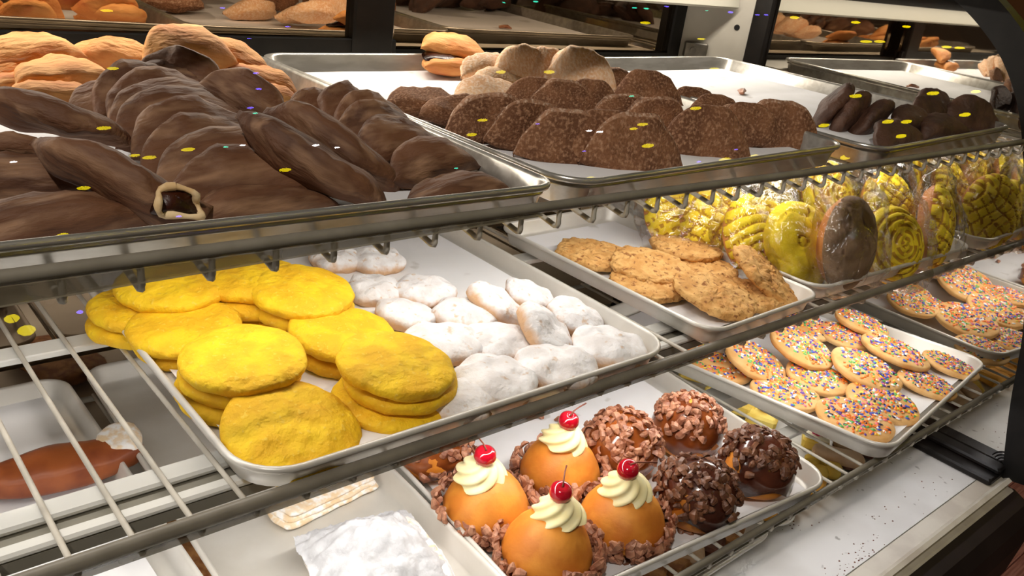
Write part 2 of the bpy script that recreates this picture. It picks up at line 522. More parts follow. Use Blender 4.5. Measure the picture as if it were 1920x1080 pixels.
# mark on the end mirror near the foot of the frame
mk = MB()
c = (1.4550,0.3173,0.0237)
for r in (0.022, 0.017, 0.012, 0.007):
    mk.tube([(XE - 0.001, c[1] + r * math.cos(t), c[2] - 0.004 + r * math.sin(t)) for t in [R(20 + 10 * k) for k in range(13)]], 0.0012, 5)
put('round_mark', mk.me('round_mark', M['black']), case)

# lamp fixtures
lt = thing('lamp_fixture', 'white reflector lamp along the top rear of the case', 'lamp', (0, 0, 0))
v, f = prism([(0.992, 0.634), (0.999, 0.630), (1.008, 0.638), (1.012, 0.664), (1.002, 0.664)], X0, 1.418)
put('back_shade', MB().box(X0, 1.418, 1.002, 1.010, 0.664, 0.734).me('back_shade', M['black']), lt)
put('reflector', mesh('reflector', v, f, M['reflector'], False), lt)
lm = thing('lamp_fixture', 'white twin ridged lamp housing under the wires of the middle shelf', 'lamp', (0, 0, 0))
put('housing', MB().box(X0, 1.44, 0.498, 0.545, 0.310, 0.319).me('housing', M['groove']), lm)
put('ridge', MB().box(X0, 1.44, 0.5235, 0.5445, 0.319, 0.325, 0.002).me('ridge', M['housing']), lm)
put('ridge', MB().box(X0, 1.44, 0.4975, 0.5095, 0.319, 0.325, 0.002).me('ridge', M['housing']), lm)
ltp = thing('lamp_fixture', 'white lamp housing under the wires of the top shelf', 'lamp', (0, 0, 0))
put('housing', MB().box(X0, 1.44, 0.578, 0.622, 0.5145, 0.5185).me('housing', M['housing']), ltp)

ld = thing('lamp_fixture', 'narrow shaded lamp under the front rail of the lowest shelf, lighting the deck', 'lamp', (0, 0, 0))
put('housing', MB().box(X0, 1.44, 0.3650, 0.3715, 0.1292, 0.1306).me('housing', M['rail']), ld)
put('back_shade', MB().box(X0, 1.44, 0.3706, 0.3715, 0.1198, 0.1292).me('back_shade', M['rail']), ld)  # its grey edge below the rail stands in for the dark shadow band
lr = thing('lamp_fixture', 'added fill lamp housing under the middle of the lowest shelf, over the small cakes', 'lamp', (0, 0, 0))
put('housing', MB().box(X0, 1.44, 0.582, 0.615, 0.1235, 0.1275).me('housing', M['housing']), lr)
put('fill_light_blocker', MB().box(X0, 1.44, 0.582, 0.5835, 0.1000, 0.1235).me('fill_light_blocker', M['housing']), lr)  # added flap, keeps the fill light off the front of the deck
# ------------------------------------------------------------------ wire shelves
def shelf(label, wz, yr, rz, rr, xw0, pitch, yb, bars, dip=0.0, sag=0.0):
    t = thing('wire_shelf', label, 'shelf')
    put('front_rail', MB().tube([(x_, yr, rz + sag * max(0.0, (0.85 - x_) / 0.8)) for x_ in [X0 + (XE - 0.004 - X0) * q / 16 for q in range(17)]], rr, 14).me('front_rail', M['rail'], True), t)
    put('rear_rail', MB().tube([(X0, yb, wz - 0.005), (XE - 0.004, yb, wz - 0.005)], 0.004, 8).me('rear_rail', M['rail'], True), t)
    yf = yr - 0.001
    pts = [(0, yb, wz), (0, 0.75, wz), (0, yf + 0.040, wz), (0, yf + 0.003, wz - dip), (0, yf + 0.0008, wz + 0.0006 - dip), (0, yf, wz + 0.003 - dip), (0, yr, rz), (0, yr + 0.0005, rz + rr * 0.6)]
    wm = MB().tube(pts, 0.0022, 7).me('wire', M['wire'], True)
    k = math.ceil((-0.30 - xw0) / pitch)
    x = xw0 + k * pitch
    while x < 1.45:
        put('wire', wm, t, (x, 0, sag * max(0.0, (0.85 - x) / 0.8)))
        x += pitch
    for y, w in bars:
        put('crossbar', MB().box(X0, 1.45, y - w / 2, y + w / 2, wz - 0.0085, wz - 0.0023, 0.001).me('crossbar', M['housing']), t)
    return t


shelf('wire shelf holding the three trays of empanadas', 0.5206, 0.435, 0.5318, 0.0040, 0.413, 0.0385, 0.985, [(0.765, 0.02)], 0.0062, 0.0070)
shelf('wire shelf holding the yellow and powdered cookies', 0.3265, 0.456, 0.3370, 0.0056, 0.222, 0.0385, 0.985, [(0.765, 0.024)])
shelf('lowest wire shelf, under the nut buns and sprinkle cookies', 0.1315, 0.364, 0.1436, 0.0042, 0.648, 0.0385, 0.985, [(0.48, 0.02), (0.76, 0.02)])
def strip(label, yr, za, zb, xa, xb, ha, hb, m):
    """thin flat bar hung under a front rail, narrowing to its right end"""
    v = []
    for x, h, z0 in ((xa, ha, za), (xb, hb, zb)):
        v += [(x, yr - 0.003, z0), (x, yr + 0.001, z0), (x, yr + 0.001, z0 - h), (x, yr - 0.004, z0 - h)]
    o = put('rail_strip', mesh('rail_strip', v, [(0, 1, 5, 4), (1, 2, 6, 5), (2, 3, 7, 6), (3, 0, 4, 7), (3, 2, 1, 0), (4, 5, 6, 7)], m, False))
    return tag(o, label, 'strip')


strip('smoky clear strip under the left front rail of the top wire shelf', 0.434, 0.5440, 0.5316, X0, 0.43, 0.0310, 0.0010, M['acrylic'])
strip('dark narrow strip under the left front rail of the middle wire shelf', 0.456, 0.3315, 0.3315, X0, 0.74, 0.0075, 0.0025, M['acrylic'])


# ------------------------------------------------------------------ trays and papers
def rrect(w, d, r, k=6):
    out = []
    for cx, cy, a0 in ((w / 2 - r, d / 2 - r, 0), (-w / 2 + r, d / 2 - r, 90), (-w / 2 + r, -d / 2 + r, 180), (w / 2 - r, -d / 2 + r, 270)):
        for i in range(k + 1):
            a = R(a0 + 90 * i / k)
            out.append((cx + r * math.cos(a), cy + r * math.sin(a)))
    return out


def tray_mesh(w, d, h, r, m, ridge=False):
    P = [(0.0125, 0.0), (0.0095, 0.002), (0.0062, h * 0.62)]
    if ridge:
        P += [(0.0048, h * 0.64), (0.0046, h * 0.70), (0.0056, h * 0.72)]
    P += [(0.0052, h - 0.0055), (0.0008, h - 0.005), (0.0, h - 0.003), (0.0006, h - 0.0008), (0.0026, h), (0.0046, h - 0.0006),
          (0.0060, h - 0.003), (0.0095, 0.0055), (0.0125, 0.0028), (0.018, 0.0018)]
    vs, fs = [], []
    for ins, z in P:
        rr = max(r - ins, 0.004)
        vs += [(x, y, z) for x, y in rrect(w - 2 * ins, d - 2 * ins, rr, 7)]
    n = 32
    for i in range(len(P) - 1):
        for k in range(n):
            fs.append((i * n + k, i * n + (k + 1) % n, (i + 1) * n + (k + 1) % n, (i + 1) * n + k))
    fs.append(tuple(range(n - 1, -1, -1)))
    fs.append(tuple(range((len(P) - 1) * n, len(P) * n)))
    return mesh('tray', vs, fs, m, True)


def tray(label, cx, cy, z0, rot, w, d, h, m='tray_white', r=0.036, ridge=False, paper=None, plabel=None, roll=0.0, pitch=0.0):
    o = put('baking_tray', tray_mesh(w, d, h, r, M[m], ridge), None, (cx, cy, z0), (R(pitch), R(roll), R(rot)))
    tag(o, label, 'tray', 'baking trays on the wire shelves' if z0 > 0.1 else None)
    if paper:
        pd, pwid, off = paper
        nx, ny = 14, 14
        vs = []
        for j in range(ny + 1):
            for i in range(nx + 1):
                x = (i / nx - 0.5) * pwid
                y = (j / ny - 0.5) * pd
                e = max(abs(i / nx - 0.5), abs(j / ny - 0.5)) * 2
                vs.append((x, y + off, 0.0026 + 0.0009 * (1 + nz((x, y, cx), 9)) + (0.004 * max(0, e - 0.86) / 0.14)))
        fs = [(j * (nx + 1) + i, j * (nx + 1) + i + 1, (j + 1) * (nx + 1) + i + 1, (j + 1) * (nx + 1) + i) for j in range(ny) for i in range(nx)]
        p = put('parchment_sheet', mesh('parchment', vs, fs, M['paper'], True), None, (cx, cy, z0), (R(pitch), R(roll), R(rot)))
        tag(p, plabel, 'paper', 'parchment sheets in the trays')
    return o


TZ, MZ, LZ = 0.5236, 0.3306, 0.1345
tray('dull metal tray heaped with dark cocoa empanadas, top shelf beside the left frame edge', 0.226, 0.695, TZ + 0.0032, 0.8, 0.458, 0.515, 0.0265, 'tray_metal', r=0.026, ridge=True, roll=0.9,
     paper=(0.47, 0.42, 0), plabel='white paper under the heap of dark and golden empanadas')
tray('dull metal tray of dusted empanadas, top shelf, middle one of the three', 0.683, 0.705, TZ, 2.0, 0.452, 0.515, 0.0265, 'tray_metal', ridge=True,
     paper=(0.47, 0.41, 0), plabel='white paper with a bare corner beside the torn golden empanada')
tray('dull metal tray with a small heap of near black empanadas beside the end mirror', 1.146, 0.700, TZ, 3.4, 0.455, 0.515, 0.0265, 'tray_metal', ridge=True,
     paper=(0.47, 0.42, 0), plabel='mostly bare white paper behind the near black empanadas')
tray('pale tray shared by yellow cookies and powdered white cookies', 0.4475, 0.7135, MZ, -0.3, 0.460, 0.515, 0.0236, r=0.044,
     paper=(0.47, 0.42, 0), plabel='white paper under the yellow and powdered cookies')
tray('narrow pale tray of oatmeal cookies', 0.852, 0.641, MZ, 1.5, 0.236, 0.36, 0.0236, r=0.03,
     paper=(0.31, 0.20, 0), plabel='white paper under the oatmeal cookies')
tray('pale tray of wrapped yellow sweet buns beside the end mirror', 1.214, 0.728, MZ, -1.4, 0.450, 0.515, 0.0236)
tray('pale tray under the brown glazed loaf, seen through the bare wires', 0.012, 0.71, LZ, 0.5, 0.452, 0.57, 0.0275, r=0.03,
     paper=(0.50, 0.40, 0.03), plabel='grey white paper under the brown loaf')
tray('narrow pale tray holding the sugared strudel stick and powdered square', 0.361, 0.69, LZ, -1.5, 0.226, 0.62, 0.0275, r=0.028)
tray('pale tray of nut buns and cherry topped cakes', 0.712, 0.645, LZ, -4.2, 0.462, 0.54, 0.0275, r=0.04,
     paper=(0.50, 0.41, 0), plabel='white paper with pecan bits under the nut buns')
tray('pale tray of rainbow sprinkle cookies, turned askew against the end mirror', 1.197, 0.612, 0.1442, 6.5, 0.430, 0.50, 0.0275, r=0.036, pitch=-2.5,
     paper=(0.46, 0.40, 0), plabel='white paper under the rainbow sprinkle cookies')
tray('white plastic tray of small cakes on the deck', 0.728, 0.688, 0.0002, 1.0, 0.47, 0.53, 0.020, r=0.04)


# ------------------------------------------------------------------ empanadas
def empanada_mesh(seed, m, Lh=0.052, H=0.050, T=0.017, ns=26, nc=18, open_end=False, wav=1.0, blunt=False):
    """half moon: straight folded edge on local X at z=0, arc up +Z, thickness along Y"""
    vs, fs = [], []
    for i in range(ns + 1):
        s = -1 + 2 * i / ns
        s = math.sin(s * PI / 2) * 0.55 + s * 0.45
        hs = H * max(0.04, (1 - abs(s) ** 2.3)) ** 0.62
        ts = T * max(0.10, (1 - abs(s) ** 2.6)) ** 0.7
        if open_end and s > 0.55:
            hs = max(hs, H * 0.72)
            ts = max(ts, T * 0.92)
        zb = 0.006 * s * s
        for k in range(nc):
            a = 2 * PI * k / nc
            zc = 0.5 - 0.5 * math.cos(a)           # 0 at the fold, 1 at the sealed arc
            wid = abs(math.sin(a)) ** 0.75 * (1.0 - 0.55 * zc) + 0.10 * zc
            if blunt:
                wid = abs(math.sin(a)) ** 0.45 * (1.0 - 0.30 * zc)
            y = (1 if a < PI else -1) * ts * wid * (0.0 if k in (0, nc // 2) else 1.0)
            z = zb + (hs - zb) * zc
            if blunt and k == nc // 2:
                z -= 0.0042
            if zc > 0.8:
                y += 0.0009 * math.sin(s * 21 + seed) * wav
            p = Vector((s * Lh, y, z))
            p += Vector((0.4 * nz(p, 45, seed), nz(p, 38, seed + 1), nz(p, 42, seed + 2))) * 0.0042
            p.y += 0.006 * nz((p.x, 0, p.z), 20, seed + 4)
            vs.append(p)
    for i in range(ns):
        for k in range(nc):
            fs.append((i * nc + k, (i + 1) * nc + k, (i + 1) * nc + (k + 1) % nc, i * nc + (k + 1) % nc))
    fs.append(tuple(range(nc)))
    fs.append(tuple(range((ns + 1) * nc - 1, ns * nc - 1, -1)))
    if blunt:
        idx = [1 if abs(q % nc + 0.5 - nc / 2) < 2.2 else 0 for q in range(ns * nc)] + [0, 0]
        return mesh('empanada', vs, fs, None, True, [m, M['cocoa_rim'] if 'cocoa' in m.name else m], idx)
    return mesh('empanada', vs, fs, m, True)


EMP = {k: [empanada_mesh(j * 1.7 + s0, M[k], blunt=(k in ('cocoa_dust', 'pale') and j != 1)) for j in range(4)] for k, s0 in (('cocoa', 1), ('cocoa_dust', 2), ('cocoa_dark', 3), ('tan', 4), ('pale', 5))}


def emp(kind, label, group, c, yaw=0, lean=-25, pitch=0, L=0.104, H=1.0, T=1.0):
    i = rnd.randrange(4)
    rot = Euler((R(lean), R(pitch), R(yaw)))
    s = L / 0.104
    mid = rot.to_matrix() @ Vector((0, 0, 0.024 * s * H))
    o = put('empanada', EMP[kind][i], None, Vector(c) - mid, rot, (s * rnd.choice((-1, 1)), s * T, s * H))
    tag(o, label, 'empanada', group)
    return o


ORD = ['first', 'second', 'third', 'fourth', 'fifth', 'sixth', 'seventh', 'eighth', 'ninth', 'tenth', 'eleventh', 'twelfth']
G1 = 'cocoa empanadas in the top left tray'
# fanned row of nine, from the back of the tray to the front
for i, (c, yw, ln, L, H) in enumerate([
        ((0.2301,0.7333,0.5520), 18, -50, .104, .85), ((0.2507,0.7308,0.5600), 22, -44, .116, .92), ((0.2543,0.7078,0.5590), 18, -46, .114, .90), ((0.2497,0.6795,0.5580), 16, -48, .116, .90),
        ((0.2458,0.6465,0.5570), 15, -50, .120, .90), ((0.2447,0.6125,0.5560), 13, -50, .122, .90), ((0.2419,0.5802,0.5530), 12, -52, .122, .90),
        ((0.2434,0.5490,0.5510), 10, -54, .124, .86), ((0.2440,0.5221,0.5470), 8, -56, .130, .82)]):
    emp('cocoa', 'milk brown cocoa empanada, %s from the back of the fanned row in the heap' % ORD[i], G1, c, yw, ln, 0, L, H, .80)
# steep stack on the tray's right side
for i, (c, yw, ln, L, H) in enumerate([
        ((0.3672,0.6578,0.5560), 26, -42, .088, .9), ((0.3867,0.6358,0.5620), 22, -40, .092, 1.05), ((0.3914,0.6117,0.5600), 16, -42, .092, 1.05), ((0.3872,0.5962,0.5560), 12, -42, .094, 1.0),
        ((0.3932,0.5730,0.5520), 10, -46, .096, 1.0), ((0.3993,0.5336,0.5450), 10, -52, .096, .85), ((0.3869,0.4824,0.5360), 4, -68, .106, .75)]):
    emp('cocoa', 'dark cocoa empanada, %s from the back of the stack along the right rim' % ORD[i], G1, c, yw, ln, 0, L, H, .95)
emp('cocoa', 'cocoa empanada standing steep behind the fanned row, its arc leaning right', G1, (0.2941,0.7593,0.5660), -34, -14, 10, .088, 1.05)
emp('cocoa', 'cocoa empanada with a pale front edge, tilted before the steep one at the back', G1, (0.2824,0.7569,0.5620), -30, -24, 8, .076, .95)
emp('cocoa', 'cocoa empanada with a crackled brown top beside the bright paper corner', G1, (0.3198,0.6882,0.5620), -40, -10, 22, .086, 1.0)
emp('cocoa', 'long cocoa empanada lying slantwise, the nearer of the crossed pair in the middle', G1, (0.2872,0.5078,0.5600), -33, 60, 30, .118, .58)
emp('cocoa', 'long cocoa empanada lying slantwise, the farther of the crossed pair in the middle', G1, (0.3214,0.5391,0.5570), -33, 54, 30, .116, .62)
emp('cocoa', 'long cocoa empanada slanting over the left side of the heap', G1, (0.1536,0.6186,0.5660), -22, 58, 14, .098, .68)
emp('cocoa', 'cocoa empanada squeezed under the slanting one on the left', G1, (0.1253,0.5947,0.5520), -20, 50, 10, .086, .8)
emp('cocoa', 'glossy dark empanada at the left of the heap, under the torn one', G1, (0.1159,0.5651,0.5430), -10, -60, 4, .10, .75)
emp('cocoa', 'dark empanada lying low against the front rim at the left', G1, (0.1199,0.5096,0.5350), 2, -70, 0, .110, .7)
emp('cocoa', 'dark empanada lying low against the front rim, right of the torn one', G1, (0.2445,0.5039,0.5350), 6, -72, 0, .112, .7)
emp('cocoa', 'dark empanada lying under the front of the fanned row', G1, (0.2444,0.5319,0.5380), 8, -62, 0, .118, .8)
# torn one in front: filling shows at its broken end
tr = thing('empanada', 'long cocoa empanada with a broken end showing dark filling in a cream rim', 'empanada', (0.1595,0.5152,0.5570), (R(50), R(24), R(-38)), G1)
put('crust', empanada_mesh(9.1, M['cocoa'], 0.054, 0.040, 0.017, open_end=True), tr, (0, 0, -0.018))
rim = MB()
loop = []
for k in range(25):
    a = 2 * PI * k / 24
    q = 1 + 0.16 * math.cos(2 * a) + 0.07 * math.sin(3 * a + 1)
    loop.append((0.0026 * math.sin(3 * a) - 0.0009 * math.sin(7 * a), 0.0150 * q * math.sin(a), 0.0165 * math.cos(a)))
tr.rotation_mode = 'XYZ'
tm = Matrix.Translation(tr.location) @ tr.rotation_euler.to_matrix().to_4x4()
nv = Vector((0.05, -0.90, 0.36)).normalized()
rv = Vector((0, 0, 1)).cross(nv).normalized()
uv_ = nv.cross(rv)
want = Matrix.Translation(Vector((0.1816,0.4797,0.5490))) @ Matrix((rv, uv_, nv)).transposed().to_4x4()
rel = tm.inverted() @ want
loop2 = [(y * 0.98, z * 0.52 + 0.0035 * math.cos(1.9 * y / 0.015 + 0.6), x) for x, y, z in loop]
rim = MB()
rim.tube(loop2, [0.0021 + 0.0006 * math.sin(5 * k) for k in range(25)], 8, cap=False)
o = put('torn_rim', rim.me('torn_rim', M['crumb'], True), tr)
o.matrix_local = rel
vs = [(0, 0, -0.001)] + [(x * 0.93, y * 0.93, z * 0.4 - 0.0005) for x, y, z in loop2[:-1]]
back = [(x * 1.0, y * 1.0, -0.012) for x, y, z in loop2[:-1]]
nf = len(loop2) - 1
o = put('filling', mesh('filling', vs + back, [(0, 1 + k, 1 + (k + 1) % nf) for k in range(nf)] + [(1 + k, 1 + nf + k, 1 + nf + (k + 1) % nf, 1 + (k + 1) % nf) for k in range(nf)], M['filling'], True), tr)
o.matrix_local = rel
# golden ones at the back of that tray
G2 = 'golden empanadas at the back of the top left tray'
for lab, c, yw, ln, pt, L, H in [
        ('golden empanada with a ragged open end, uppermost at the far left', (0.2070,0.8954,0.5600), 12, -48, -6, .088, 1.0),
        ('golden empanada lying below the ragged one at the far left', (0.1916,0.8900,0.5480), 16, -60, -8, .088, 1.0),
        ('golden empanada with red brown streaks in the middle of the left back row', (0.2193,0.8523,0.5480), 8, -64, 0, .092, 1.0),
        ('small golden empanada with a pointed end toward the bare paper', (0.2001,0.8528,0.5400), 0, -68, 0, .084, .9),
        ('golden empanada with a browned near end, next to the dark fanned row', (0.2009,0.8133,0.5380), -6, -66, 0, .08, .9),
        ('golden empanada, left one of the crossed pair before the rear mirror', (0.2753,0.9067,0.5520), -14, -42, 10, .076, .95),
        ('golden empanada, right one of the crossed pair before the rear mirror', (0.2875,0.8944,0.5560), -20, -30, 14, .078, 1.0),
        ('tall golden empanada, topmost of the rear pile', (0.3334,0.8529,0.5720), 6, -36, 4, .100, 1.05),
        ('golden empanada with a cracked crust under the topmost one', (0.3805,0.8682,0.5580), -22, -46, 10, .098, 1.0),
        ('golden empanada at the pile foot beside the tray rim', (0.3988,0.8364,0.5450), -28, -60, 8, .088, 1.0),
        ('golden empanada half hidden under the cracked one', (0.3880,0.8658,0.5460), -14, -66, 4, .100, 1.0),
        ('golden empanada peeping out above the bare tray rim', (0.3940,0.8094,0.5370), -34, -66, 6, .074, .9)]:
    emp('tan', lab, G2, c, yw, ln, pt, L, H)

# ---- middle tray of the top shelf
G3 = 'dusted cocoa empanadas in the middle top tray'
Y3 = -24
for lab, c, L, H, yw, ln in [
        ('dusted cocoa empanada standing in the front row, nearest the left rim', (0.5389,0.6292,0.5500), .094, 1.12, Y3, -14),
        ('dusted cocoa empanada standing second in the front row, split at its foot', (0.5648,0.5958,0.5490), .098, 1.12, Y3, -14),
        ('dusted cocoa empanada in the front row with a bright dusted shoulder', (0.5735,0.5585,0.5480), .100, 1.12, Y3, -16),
        ('thin dusted slice behind the largest front empanada', (0.6102,0.5394,0.5480), .106, 1.12, Y3, -16),
        ('largest dusted cocoa empanada, standing at the middle of the front rim', (0.6281,0.5241,0.5480), .112, 1.12, Y3, -16),
        ('dusted cocoa empanada, second from the right of the front row', (0.7564,0.5346,0.5480), .108, 1.16, Y3 - 6, -14),
        ('dusted slice pressed behind the right end empanada', (0.8518,0.5499,0.5490), .094, 1.12, Y3 - 6, -10),
        ('dusted cocoa empanada at the right end of the front row', (0.8936,0.5376,0.5490), .112, 1.16, Y3 - 6, -12),
        ('thin dusted slice, farthest back of the three at the right end', (0.8555,0.5688,0.5490), .085, 1.0, Y3 - 6, -8),
        ('dusted half shell with a bare hollow face, left of the second row', (0.6626,0.7069,0.5560), .070, .95, Y3, -6),
        ('dusted half shell with a bare hollow face, second of its row', (0.6860,0.6838,0.5560), .078, 1.0, Y3, -6),
        ('dusted empanada with a white frosted arc in the second row', (0.7144,0.6697,0.5550), .086, 1.05, Y3, -10),
        ('small rounded dusted empanada in the second row, behind the largest', (0.7345,0.6342,0.5520), .080, .9, Y3, -10),
        ('small dusted empanada with a knob on top in the second row', (0.7568,0.6064,0.5520), .084, 1.0, Y3, -10),
        ('broad sugar grained empanada at the back of the dusted heap', (0.8326,0.6865,0.5600), .098, 1.0, Y3, -22),
        ('dusted empanada lying low behind the second row', (0.8421,0.7531,0.5560), .090, .8, Y3 + 16, -40),
        ('low dusted empanada, right of the sugar grained one', (0.9294,0.6897,0.5480), .078, .7, Y3, -20),
        ('low dusted empanada with a light rim behind the right end', (0.9105,0.6391,0.5480), .080, .8, Y3, -20),
        ('flat pink dusted empanada lying by the left rim', (0.5243,0.7144,0.5460), .104, .8, -10, -66),
        ('flat dusted empanada overlapping the pink one', (0.5371,0.6807,0.5460), .088, .8, -16, -60)]:
    emp('cocoa_dust', lab, G3, c, yw, ln, 0, L, H, .82)
G4 = 'pale empanadas at the back of the middle top tray'
for lab, c, L, H, yw, ln, pt in [
        ('pale empanada with a browned top, right of the torn golden one', (0.6973,0.8272,0.5560), .098, .9, -6, -56, 0),
        ('round pale empanada standing at the back, left of two', (0.7290,0.8032,0.5660), .086, 1.2, -10, -20, 0),
        ('round pale empanada standing at the back, right of two', (0.7608,0.7969,0.5660), .080, 1.2, -14, -20, 0),
        ('large pale sugared empanada, right end of the pale row', (0.7882,0.7644,0.5660), .104, 1.2, -20, -24, 0),
        ('pale empanada lying before the round ones', (0.6890,0.7980,0.5480), .086, .9, -10, -64, 0),
        ('pale pink empanada lying nearest the dusted front row', (0.6329,0.7487,0.5460), .098, .9, -12, -62, 0)]:
    emp('pale', lab, G4, c, yw, ln, pt, L, H)
# the torn golden one: two flaps with dark filling between
tg = thing('empanada', 'torn golden empanada gaping open with dark filling, alone on the bare paper', 'empanada', (0.7076,0.9204,0.5300), (0, 0, R(-6)))
put('lower_flap', EMP['tan'][1], tg, (0, -0.022, 0.010), (R(-84), 0, 0), (0.92, 0.8, 0.95))
put('upper_flap', EMP['tan'][2], tg, (0.006, -0.002, 0.026), (R(-62), R(4), R(-8)), (0.92, 0.8, 0.95))
put('filling', mesh('filling', *lathe([(0.002, -0.006), (0.026, -0.004), (0.03, 0.002), (0.012, 0.006), (0.001, 0.006)], 18), M['filling'], True), tg, (-0.014, -0.002, 0.021), (R(20), 0, 0), (1.0, 0.6, 0.8))
# ---- right tray of the top shelf
G5 = 'near black empanadas in the right top tray'
for lab, c, L, H, yw, ln, pt in [
        ('near black empanada leaning left, first of three tilted ones', (1.1125,0.5923,0.5560), .108, .8, 4, 28, -32),
        ('near black empanada leaning left, second of three tilted ones', (1.1194,0.5705,0.5530), .104, .8, 4, 24, -30),
        ('near black empanada leaning left, third of three tilted ones', (1.1409,0.5493,0.5480), .108, .8, 2, 20, -26),
        ('near black empanada with a ridged arc, topmost at the back', (1.3263,0.5565,0.5600), .104, .9, -6, -40, 0),
        ('near black empanada under the ridged topmost one', (1.2858,0.5406,0.5540), .106, .9, -10, -40, 0),
        ('near black empanada in the middle of the small heap', (1.1899,0.5218,0.5500), .104, .85, -4, -48, 0),
        ('rounded near black empanada at the right end of the heap', (1.3512,0.5072,0.5520), .112, 1.0, -26, -26, 6),
        ('near black empanada lying low along the front rim', (1.0956,0.4940,0.5400), .118, .8, 0, -60, 0),
        ('near black empanada lying low, partly over the front one', (1.2299,0.4959,0.5430), .118, .8, -4, -56, 0)]:
    emp('cocoa_dark', lab, G5, c, yw, ln, pt, L, H)

# ------------------------------------------------------------------ round cookies
def tilt_spin(rx, ry, spin):
    return (Euler((R(rx), R(ry), 0)).to_matrix() @ Matrix.Rotation(spin, 3, 'Z')).to_euler()


def cookie_mesh(name, m, r, h, seed, amp=0.0012, fr=60, edge=0.55, wob=0.04, n=48, rings=15, rough2=0.0):
    prof = [(0.0005, 0.0)]
    prof += [(r * 0.5, 0.0), (r * 0.86, 0.0), (r * 0.955, h * 0.10), (r * 0.995, h * 0.30), (r, h * 0.42)]
    for i in range(1, rings):
        t = i / rings
        rr = r * math.cos(t * PI / 2)
        prof.append((rr, h * (0.42 + 0.58 * math.sin(t * PI / 2) ** edge)))
    prof.append((0.0004, h))

    def fn(v):
        a = math.atan2(v.y, v.x)
        k = 1 + wob * nz((math.cos(a), math.sin(a), 0), 1.3, seed)
        p = Vector((v.x * k, v.y * k, v.z))
        if v.z > 0.001:
            p.z += amp * nz(p, fr, seed + 2) * 1.6
            p.x += amp * nz(p, fr, seed + 4)
            p.y += amp * nz(p, fr, seed + 5)
            if rough2:
                d = Vector((p.x, p.y, p.z * 2)).normalized()
                p += d * rough2 * (nz(p, 190, seed + 8) + 0.7 * nz(p, 330, seed + 9))
        return p
    vs, fs = lathe(prof, n, fn)
    return mesh(name, vs, fs, m, True)


YC = [cookie_mesh('yellow_cookie', M['yellow'], 0.050, 0.0172, 11 + j, 0.0013, 75, 0.72, 0.06) for j in range(4)]
GY = 'yellow sugar cookies on the middle shelf'


def stack(cx, cy, z0, n, lab, tilt=(0, 0), sc=1.0, shifts=None):
    names = {1: ['lone'], 2: ['bottom', 'top'], 3: ['bottom', 'middle', 'top'], 4: ['bottom', 'lower middle', 'upper middle', 'top']}[n]
    z = z0
    for i in range(n):
        dx, dy = (0, 0)
        if i < n - 1:
            dx, dy = rnd.uniform(-.006, .006), rnd.uniform(-.006, .006)
            if shifts:
                dx, dy = shifts[i]
        t = tilt if i == n - 1 else (tilt[0] * 0.6, tilt[1] * 0.6)
        o = put('sugar_cookie', YC[rnd.randrange(4)], None, (cx + dx, cy + dy, z), tilt_spin(t[0] + rnd.uniform(-1, 1), t[1] + rnd.uniform(-1, 1), rnd.uniform(0, 6)), (sc, sc, sc * (1.35 if n == 1 else 1)))
        tag(o, '%s yellow cookie of the stack %s' % (names[i], lab) if n > 1 else 'yellow cookie ' + lab, 'cookie', GY)
        z += 0.0158 * sc


MF = MZ + 0.0035
for c, n, lab, tl, sc in [
        ((0.2773,0.5155,0.3580), 1, 'nearest the front left corner of the tray', (17, 3), 1.08),
        ((0.3780,0.5250,0.3740), 3, 'at the front rim beside the powdered cookies', (5, 3), 1.0),
        ((0.2736,0.5895,0.3740), 3, 'along the left rim, second from the front', (4, -2), .99),
        ((0.3835,0.6203,0.3660), 2, 'in the middle of the yellow block', (4, 4), 1.0),
        ((0.2646,0.6904,0.3660), 2, 'along the left rim, third from the front', (3, -3), 1.0),
        ((0.3775,0.6869,0.3820), 3, 'in the middle row, under the top shelf rail', (5, 2), 1.0),
        ((0.2747,0.7480,0.3740), 3, 'at the left rim, cut off by the top shelf', (2, 0), 1.0),
        ((0.3472,0.7358,0.3800), 3, 'behind the middle row, mostly hidden above', (0, 0), 1.0),
        ((0.2453,0.7482,0.3640), 2, 'at the far left rim, its edge just showing', (0, 0), 0.9)]:
    stack(c[0], c[1], MF, n, lab, tl, sc)

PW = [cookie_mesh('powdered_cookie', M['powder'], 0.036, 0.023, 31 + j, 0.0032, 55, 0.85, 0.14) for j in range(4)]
GP = 'powdered sugar cookies on the middle shelf'


def flat(name, meshes, lab, cat, grp, c, size, base_r, rot=(0, 0), sz=1.0, zoff=0.0):
    s = size / (2 * base_r) * 0.97
    o = put(name, meshes[rnd.randrange(len(meshes))], None, (c[0], c[1], c[2] + zoff), tilt_spin(rot[0], rot[1], rnd.uniform(0, 6)), (s, s, s * sz))
    return tag(o, lab, cat, grp)


